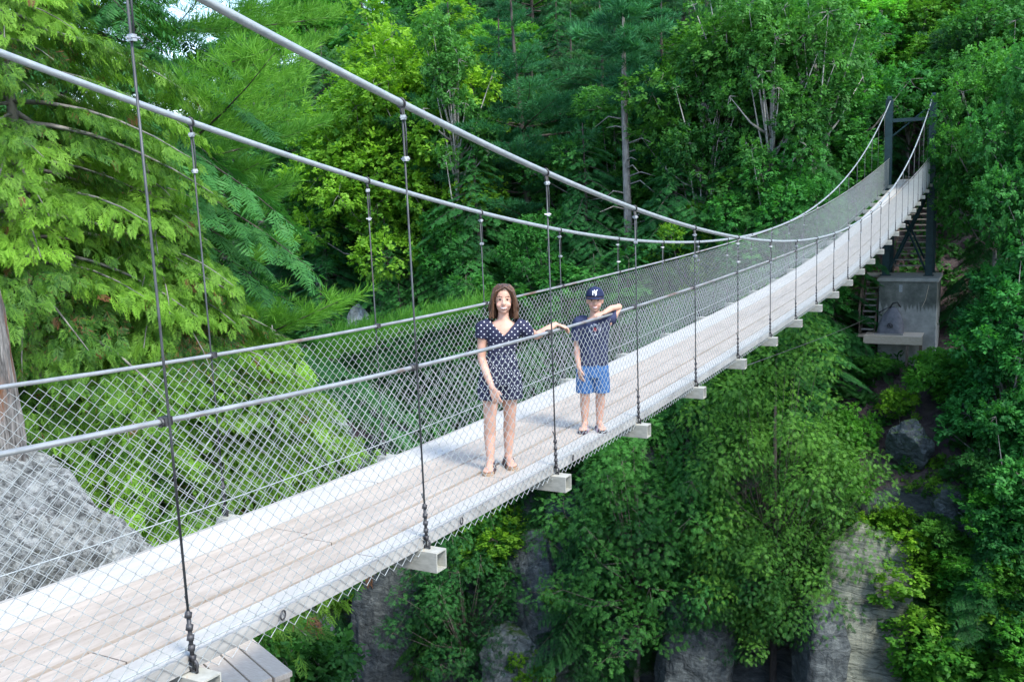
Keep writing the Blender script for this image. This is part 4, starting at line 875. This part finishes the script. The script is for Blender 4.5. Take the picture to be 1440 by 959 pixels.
# --- the girl
def dots():
    m, nt, p = newmat('navy_dots'); tc = N(nt, 'ShaderNodeTexCoord'); mp = N(nt, 'ShaderNodeMapping'); mp.inputs['Rotation'].default_value = (0, math.radians(45), 0); mp.inputs['Scale'].default_value = (29, 0, 29); L(nt, tc, 'Object', mp, 'Vector')
    fr = N(nt, 'ShaderNodeVectorMath', operation='FRACTION'); L(nt, mp, 'Vector', fr, 0); ds = N(nt, 'ShaderNodeVectorMath', operation='DISTANCE'); L(nt, fr, 'Vector', ds, 0); ds.inputs[1].default_value = (.5, 0, .5)
    r = ramp(nt, [(.12, (.66, .68, .72)), (.17, (.011, .013, .042))]); L(nt, ds, 'Value', r, 'Fac'); L(nt, r, 'Color', p, 'Base Color'); p.inputs['Roughness'].default_value = .8; return m
def folds(name, c, c2, sc=7, bump=.5):
    return surf(name, c, c2, sc, .85, 0, (1, 1, .45), bump, 3, .2, bdist=.02)
NAVY = folds('navy_cloth', (.010, .012, .036), (.018, .021, .055)); 
GX, GY = -.36, 3.69; GZ = zd(GY)+.076
girl = thing('person', 'child with shoulder-length brown hair in navy dotted romper resting one hand on the rail', 'person', (GX, GY, GZ), math.radians(28.7)); girl.rotation_euler[1] = math.radians(2.4)
HC = (.033, .045, 1.395)
mb = MB(); head(mb, HC, .98)
limb(mb, [(.03, .055, 1.19), (.032, .055, 1.26), (.033, .055, 1.32)], [.058, .044, .043])
mb.loft([(.01, .06, .70, .10, .075), (.008, .06, .78, .135, .088), (.012, .06, .86, .128, .085), (.02, .055, .95, .104, .075), (.026, .05, 1.03, .112, .080), (.03, .045, 1.11, .127, .083), (.03, .05, 1.17, .130, .070), (.03, .055, 1.215, .085, .055), (.03, .055, 1.235, .05, .045)], 22)
rA = [(-.118, .055, 1.175), (-.138, .06, 1.04), (-.143, .045, .915), (-.10, -.055, .80), (-.058, -.105, .705)]
lA = [(.178, .055, 1.175), (.24, .10, 1.125), (.305, .165, 1.085), (.395, .235, 1.125), (.470, .30, 1.158)]
limb(mb, rA, [.050, .041, .034, .031, .023]); limb(mb, lA, [.050, .041, .034, .031, .023])
hand(mb, rA[-1], (.33, -.12, -1), (-.35, -.9, .1), .98, .28, .09, -1)
hand(mb, lA[-1], (.80, .18, -.22), (.1, .15, 1), .98, .55, .10, 1)
for hip, kn, cf, an, td in (((-.065, .06, .76), (-.078, .01, .425), (-.079, .035, .30), (-.075, -.005, .085), (-.14, -1)), ((.085, .07, .76), (.085, .10, .43), (.082, .14, .305), (.075, .145, .085), (.22, -1))):
    mid = tuple((a+b)/2 for a, b in zip(hip, kn)); limb(mb, [hip, (hip[0]*1.02, hip[1], .67), mid, kn, cf, ((cf[0]+an[0])/2, (cf[1]+an[1])/2, .19), an], [.082, .080, .067, .050, .050, .041, .031]); foot(mb, an, td, 1.0)
    sandal(an, td, 1.02, flat('cork_sole', (.36, .25, .16), .8), flat('brown_strap', (.06, .04, .045), .5), girl)
body = fuse('body', mb, .0055, 3); paint_face_args = (HC, .98)
bo = link('body', body, [SK, LIP, EYE, IRIS, BROW, TEETH, BLUSH], girl); paint_face(body, *paint_face_args)
# romper: bodice with cap sleeves and a V neck, belt, shorts
mb = MB(); mb.loft([(.016, .056, .88, .134, .094), (.018, .055, .95, .111, .086), (.026, .05, 1.03, .119, .090), (.03, .045, 1.11, .136, .095), (.03, .05, 1.165, .150, .088), (.03, .055, 1.205, .115, .072), (.03, .055, 1.238, .075, .060)], 26)
limb(mb, [(-.09, .055, 1.185), (-.135, .056, 1.165), (-.143, .056, 1.105)], [.058, .060, .057]); limb(mb, [(.15, .055, 1.185), (.195, .06, 1.165), (.225, .075, 1.125)], [.058, .060, .057])
bod = fuse('bodice', mb, .007, 3)
cut(bod, lambda q: (q.z > 1.115+1.05*abs(q.x-.033) and q.y < .05) or (q.z > 1.19 and abs(q.x-.03) < .075) or (q.z < 1.085 and (q.x < -.115 or q.x > .185)))
wrinkle(bod, .003); link('bodice', bod, [dots()], girl)
MB().loft([(.014, .057, .925, .119, .091), (.017, .055, .955, .115, .089)], 28).build('belt', NAVY, girl, True)
mb = MB(); mb.loft([(.01, .06, .70, .138, .100), (.01, .06, .79, .145, .100), (.013, .058, .87, .132, .094), (.018, .055, .945, .112, .086)], 26)
limb(mb, [(-.066, .058, .77), (-.076, .05, .68), (-.078, .042, .605)], [.094, .098, .100]); limb(mb, [(.086, .07, .77), (.092, .075, .68), (.092, .080, .605)], [.094, .096, .097])
sh_ = fuse('shorts', mb, .008, 3); cut(sh_, lambda q: q.z < .585); wrinkle(sh_, .006, (16, 16, 5), 3); so = link('shorts', sh_, [bod.materials[0]], girl)
# hair
HAIR = surf('brown_hair', (.022, .011, .007), (.135, .068, .036), 26, .45, 0, (4, 4, .5), .3, bdist=.004)
mb = MB(); g = random.Random(3); hx_, hy_, hz_ = HC; part = (hx_+.012, hy_-.055, hz_+.112)
mb.ball((hx_, hy_+.022, hz_+.028), (.088, .098, .100), 22, 14)
for i in range(230):
    a = PI*(-.02+1.04*i/229); e = 1.0; cx_, cy_ = math.cos(a), math.sin(a)
    if g.random() < .35: cx_ = math.copysign(abs(cx_)**.4, cx_)
    rx, ry = .083+.011*g.random(), .084+.013*g.random(); z1 = hz_-.118-.050*g.random()
    p0 = Vector(part)+Vector((0, .10*g.random(), -.004)); p1 = Vector((hx_+cx_*.050, hy_+.01+cy_*.055, hz_+.113)); p1b = Vector((hx_+cx_*.079, hy_+.01+cy_*.08, hz_+.083)); p2 = Vector((hx_+cx_*rx, hy_+.0+cy_*ry, hz_+.025)); p3 = Vector((hx_+cx_*(rx+.008), hy_-.008+cy_*ry, hz_-.06)); p4 = Vector((hx_+cx_*(rx-.016+.045*g.random()), hy_-.005+cy_*(ry-.01), z1))
    wv = .014*math.sin(i*1.9)+.006; p3 = p3+Vector((cx_*wv, cy_*wv, 0)); mb.tube([p0, p1, p1b, p2, p3, p4], [.006, .009, .010, .0105, .0085, .0028], 6)
for sd in (-1, 1):
    for i in range(34):
        o = g.random(); p0 = Vector(part)+Vector((0, .01*g.random(), -.003)); p1 = Vector((hx_+sd*(.052+.015*o), hy_-.052-.018*o, hz_+.072)); p2 = Vector((hx_+sd*(.082+.008*o), hy_-.045-.012*o, hz_+.01)); p3 = Vector((hx_+sd*(.083+.014*o), hy_-.040, hz_-.075)); p4 = Vector((hx_+sd*(.078+.045*g.random()), hy_-.035, hz_-.135-.02*g.random()))
        mb.tube([p0, p1, p2, p3, p4], [.005, .008, .009, .0085, .0025], 6)
mh = fuse('hair', mb, .0042, 1)
cut(mh, lambda q: q.y < hy_-.02 and abs(q.x-hx_) < .064-.5*max(0, q.z-hz_-.01)**1.0*.9 and q.z < hz_+.078)
link('hair', mh, [HAIR], girl)

# --- the boy
BX, BY = -.20, 5.25; BZ = zd(BY)+.076
boy = thing('person', 'smaller child in navy cap, navy shirt and blue shorts leaning an elbow on the rail', 'person', (BX, BY, BZ), math.radians(23)); boy.rotation_euler[1] = math.radians(1.5)
HB = (.035, .03, 1.247)
mb = MB(); head(mb, HB, .94)
limb(mb, [(.032, .035, 1.05), (.034, .035, 1.115), (.035, .035, 1.17)], [.055, .045, .043])
mb.loft([(.015, .04, .58, .10, .075), (.018, .04, .68, .125, .085), (.022, .038, .78, .118, .08), (.027, .035, .88, .122, .082), (.03, .033, .97, .130, .084), (.03, .035, 1.03, .128, .066), (.03, .035, 1.07, .085, .055), (.03, .035, 1.09, .05, .045)], 22)
bA = [(-.112, .035, 1.035), (-.130, .04, .92), (-.132, .03, .80), (-.128, -.02, .70), (-.112, -.05, .615)]
eA = [(.165, .04, 1.045), (.212, .11, 1.09), (.262, .185, 1.164), (.188, .03, 1.172), (.120, -.105, 1.150)]
limb(mb, bA, [.047, .038, .031, .028, .021]); limb(mb, eA, [.047, .039, .034, .030, .022])
hand(mb, bA[-1], (.16, -.12, -1), (-.8, -.5, 0), .90, .30, .09, -1)
hand(mb, eA[-1], (-.55, -.75, -.02), (.1, 0, 1), .90, .30, .08, 1)
for hip, kn, cf, an, td in (((-.052, .04, .60), (-.058, .015, .345), (-.060, .045, .245), (-.060, .04, .075), (-.16, -1)), ((.085, .045, .60), (.088, .03, .345), (.086, .06, .245), (.078, .055, .075), (.24, -1))):
    mid = tuple((a+b)/2 for a, b in zip(hip, kn)); limb(mb, [hip, mid, kn, cf, ((cf[0]+an[0])/2, (cf[1]+an[1])/2, .15), an], [.078, .062, .047, .046, .037, .029]); foot(mb, an, td, .93)
    sl = surf('slide_strap', (.10, .10, .16), (.55, .40, .45), 40, .6, bump=0); sandal(an, td, .96, flat('dark_sole', (.05, .035, .05), .7), sl, boy, 1)
bb = fuse('body', mb, .0055, 3); link('body', bb, [SK, LIP, EYE, IRIS, BROW, TEETH, BLUSH], boy); paint_face(bb, HB, .94)
def shirtmat():
    m, nt, p = newmat('navy_shirt'); tc = N(nt, 'ShaderNodeTexCoord'); sp = N(nt, 'ShaderNodeSeparateXYZ'); L(nt, tc, 'Object', sp, 'Vector')
    ds = N(nt, 'ShaderNodeVectorMath', operation='DISTANCE'); cm = N(nt, 'ShaderNodeCombineXYZ'); L(nt, sp, 'X', cm, 'X'); L(nt, sp, 'Z', cm, 'Z'); L(nt, cm, 'Vector', ds, 0); ds.inputs[1].default_value = (.035, 0, .985)
    n = N(nt, 'ShaderNodeTexNoise', Scale=70, Detail=2); L(nt, tc, 'Object', n, 'Vector')
    rg = ramp(nt, [(0, (0, 0, 0)), (.52, (0, 0, 0)), (.56, (1, 1, 1)), (.80, (1, 1, 1)), (.86, (0, 0, 0))]); sc = N(nt, 'ShaderNodeMath', operation='MULTIPLY'); L(nt, ds, 'Value', sc, 0); sc.inputs[1].default_value = 15; L(nt, sc, 'Value', rg, 'Fac')
    th = N(nt, 'ShaderNodeMath', operation='GREATER_THAN'); L(nt, n, 'Fac', th, 0); th.inputs[1].default_value = .52
    fr = N(nt, 'ShaderNodeMath', operation='LESS_THAN'); L(nt, sp, 'Y', fr, 0); fr.inputs[1].default_value = -.01
    a = N(nt, 'ShaderNodeMath', operation='MULTIPLY'); L(nt, rg, 'Color', a, 0); L(nt, th, 'Value', a, 1); b = N(nt, 'ShaderNodeMath', operation='MULTIPLY'); L(nt, a, 'Value', b, 0); L(nt, fr, 'Value', b, 1)
    base = ramp(nt, [(.35, (.012, .017, .05)), (.65, (.022, .032, .085))]); n2 = N(nt, 'ShaderNodeTexNoise', Scale=7, Detail=3); L(nt, tc, 'Object', n2, 'Vector'); L(nt, n2, 'Fac', base, 'Fac')
    mx = N(nt, 'ShaderNodeMixRGB'); L(nt, b, 'Value', mx, 'Fac'); L(nt, base, 'Color', mx, 'Color1'); mx.inputs['Color2'].default_value = (.42, .44, .52, 1)
    rd = N(nt, 'ShaderNodeMath', operation='LESS_THAN'); L(nt, ds, 'Value', rd, 0); rd.inputs[1].default_value = .018; r2 = N(nt, 'ShaderNodeMath', operation='MULTIPLY'); L(nt, rd, 'Value', r2, 0); L(nt, fr, 'Value', r2, 1)
    mx2 = N(nt, 'ShaderNodeMixRGB'); L(nt, r2, 'Value', mx2, 'Fac'); L(nt, mx, 'Color', mx2, 'Color1'); mx2.inputs['Color2'].default_value = (.36, .04, .05, 1)
    L(nt, mx2, 'Color', p, 'Base Color'); p.inputs['Roughness'].default_value = .85
    bp = N(nt, 'ShaderNodeBump', Strength=.5, Distance=.02); L(nt, n2, 'Fac', bp, 'Height'); L(nt, bp, 'Normal', p, 'Normal'); return m
mb = MB(); mb.loft([(.018, .04, .635, .140, .100), (.02, .04, .72, .137, .097), (.024, .038, .82, .134, .094), (.028, .034, .91, .138, .096), (.03, .033, .98, .146, .098), (.03, .035, 1.035, .148, .080), (.03, .035, 1.075, .105, .066), (.03, .035, 1.10, .070, .058)], 26)
limb(mb, [(-.08, .035, 1.05), (-.114, .036, 1.035), (-.134, .04, .90), (-.136, .04, .85)], [.056, .060, .058, .057]); limb(mb, [(.14, .036, 1.055), (.172, .055, 1.054), (.214, .115, 1.087), (.228, .135, 1.105)], [.057, .060, .060, .058])
ts = fuse('shirt', mb, .007, 3)
cut(ts, lambda q: (q.z > 1.075 and abs(q.x-.032) < .066) or q.z < .640 or (q.z < .875 and q.x < -.118) or (q.x > .236))
wrinkle(ts, .006, (14, 14, 8), 5); link('shirt', ts, [shirtmat()], boy)
mb = MB(); mb.loft([(.017, .04, .52, .125, .095), (.018, .04, .60, .134, .096), (.02, .04, .69, .128, .09)], 26)
limb(mb, [(-.052, .038, .59), (-.058, .03, .47), (-.060, .028, .385)], [.086, .084, .082]); limb(mb, [(.088, .045, .59), (.094, .042, .47), (.095, .042, .385)], [.084, .082, .080])
bs = fuse('shorts', mb, .008, 3); cut(bs, lambda q: q.z < .375); wrinkle(bs, .006, (16, 16, 6), 8); link('shorts', bs, [folds('blue_cloth', (.032, .105, .27), (.06, .16, .36))], boy)
# cap with brim and the two interlocking letters
x, y, z = HB; CAPM = folds('navy_cap', (.012, .018, .05), (.024, .034, .085), 20, .2)
V = []; F = []; n = 28
for i in range(9):
    t = i/8*PI/2
    for k in range(n): a = 2*PI*k/n; V.append((x+.088*math.cos(t)**.85*math.cos(a), y+.014+.104*math.cos(t)**.85*math.sin(a), z+.030+.098*math.sin(t)-.012*math.sin(a)*math.cos(t)))
for i in range(8):
    for k in range(n): F.append((i*n+k, i*n+(k+1) % n, (i+1)*n+(k+1) % n, (i+1)*n+k))
cap = MB().add(V, F).ball((x, y+.014, z+.129), (.008, .008, .005), 8, 6).build('cap', CAPM, boy, True); so_ = cap.modifiers.new('s', 'SOLIDIFY'); so_.thickness = .004
V = []; F = []; m = 18
for i in range(m+1):
    a = PI+PI*i/m; cx_, sx_ = math.cos(a), math.sin(a); dome = -.014*cx_*cx_
    V += [(x+.086*cx_, y+.014+.102*sx_, z+.040+dome), (x+.090*cx_, y+.014+(.102+.032*abs(sx_)**.6)*sx_, z+.034+dome), (x+.088*cx_*.97, y+.010+(.102+.056*abs(sx_)**.6)*sx_, z+.030+dome)]
for i in range(m):
    for k in range(2): b = i*3+k; F.append((b, b+1, b+4, b+3))
br = MB().add(V, F).build('brim', CAPM, cap, True); so_ = br.modifiers.new('s', 'SOLIDIFY'); so_.thickness = .004
lm = MB()
def stroke(a, b, w=.0062):
    pa = []
    for (u, v) in (a, b):
        t = math.asin(min(.95, (v-.03)/.098)); yy = y+.014-.104*math.cos(t)**.85*math.sqrt(max(0, 1-(u/(.088*math.cos(t)**.85))**2))+.0; pa.append(Vector((x+u, yy-.006, z+v+.012*math.cos(t))))
    lm.tube(pa, w*.62, 6)
for a, b in (((-.020, .048), (-.020, .088)), ((-.020, .088), (.012, .048)), ((.012, .048), (.012, .088)), ((-.006, .098), (.004, .074)), ((.022, .098), (.004, .074)), ((.004, .074), (.004, .040))): stroke(a, b)
lm.build('cap_emblem', flat('white_thread', (.8, .8, .82)), cap)
mb = MB(); mb.ball((x, y+.032, z+.012), (.080, .086, .062), 20, 12); hm = fuse('hair', mb, .005, 1); cut(hm, lambda q: q.y < y-.012 or q.z < z-.048); link('hair', hm, [HAIR], boy)

# ------------------------------------------------------------------ light, sky, camera
EL, SUN = math.radians(52), Vector((.80, -.30, 1.0)); SUN.z = math.tan(EL)*math.hypot(SUN.x, SUN.y)
wd_ = bpy.data.worlds.new('World'); scene.world = wd_; wd_.use_nodes = True; nt = wd_.node_tree
sky = nt.nodes.new('ShaderNodeTexSky'); sky.sky_type = 'NISHITA'; sky.sun_disc = False; sky.sun_elevation = EL; sky.sun_rotation = math.atan2(SUN.x, SUN.y); sky.air_density = 1.0; sky.dust_density = 1.0; sky.ozone_density = 1.0
bg = nt.nodes['Background']; nt.links.new(sky.outputs['Color'], bg.inputs['Color']); bg.inputs['Strength'].default_value = .15
sl = bpy.data.lights.new('sun', 'SUN'); sl.energy = 1.5; sl.angle = math.radians(13); sl.color = (1, .95, .86); so = bpy.data.objects.new('sun', sl); COL.objects.link(so); so.rotation_euler = SUN.to_track_quat('Z', 'Y').to_euler()
cd = bpy.data.cameras.new('camera'); cd.sensor_width = 36; cd.lens = FPX/1440*36; cd.clip_start = .05; cd.clip_end = 2000
co = bpy.data.objects.new('camera', cd); COL.objects.link(co)
co.matrix_world = Matrix(((RT[0], UP[0], -FW[0], CAM[0]), (RT[1], UP[1], -FW[1], CAM[1]), (RT[2], UP[2], -FW[2], CAM[2]), (0, 0, 0, 1))); scene.camera = co
vs = scene.view_settings; vs.view_transform = 'Standard'; vs.look = 'None'; vs.exposure = 1.75; vs.gamma = 1; vs.use_curve_mapping = False
cy = scene.cycles; cy.use_denoising = True; cy.max_bounces = 7; cy.diffuse_bounces = 4; cy.transmission_bounces = 4; cy.transparent_max_bounces = 4
try: cy.denoising_input_passes = 'RGB_ALBEDO_NORMAL'; cy.denoising_prefilter = 'ACCURATE'
except Exception: pass
print('faces', sum(len(m.polygons) for m in bpy.data.meshes), 'objects', len(bpy.data.objects))
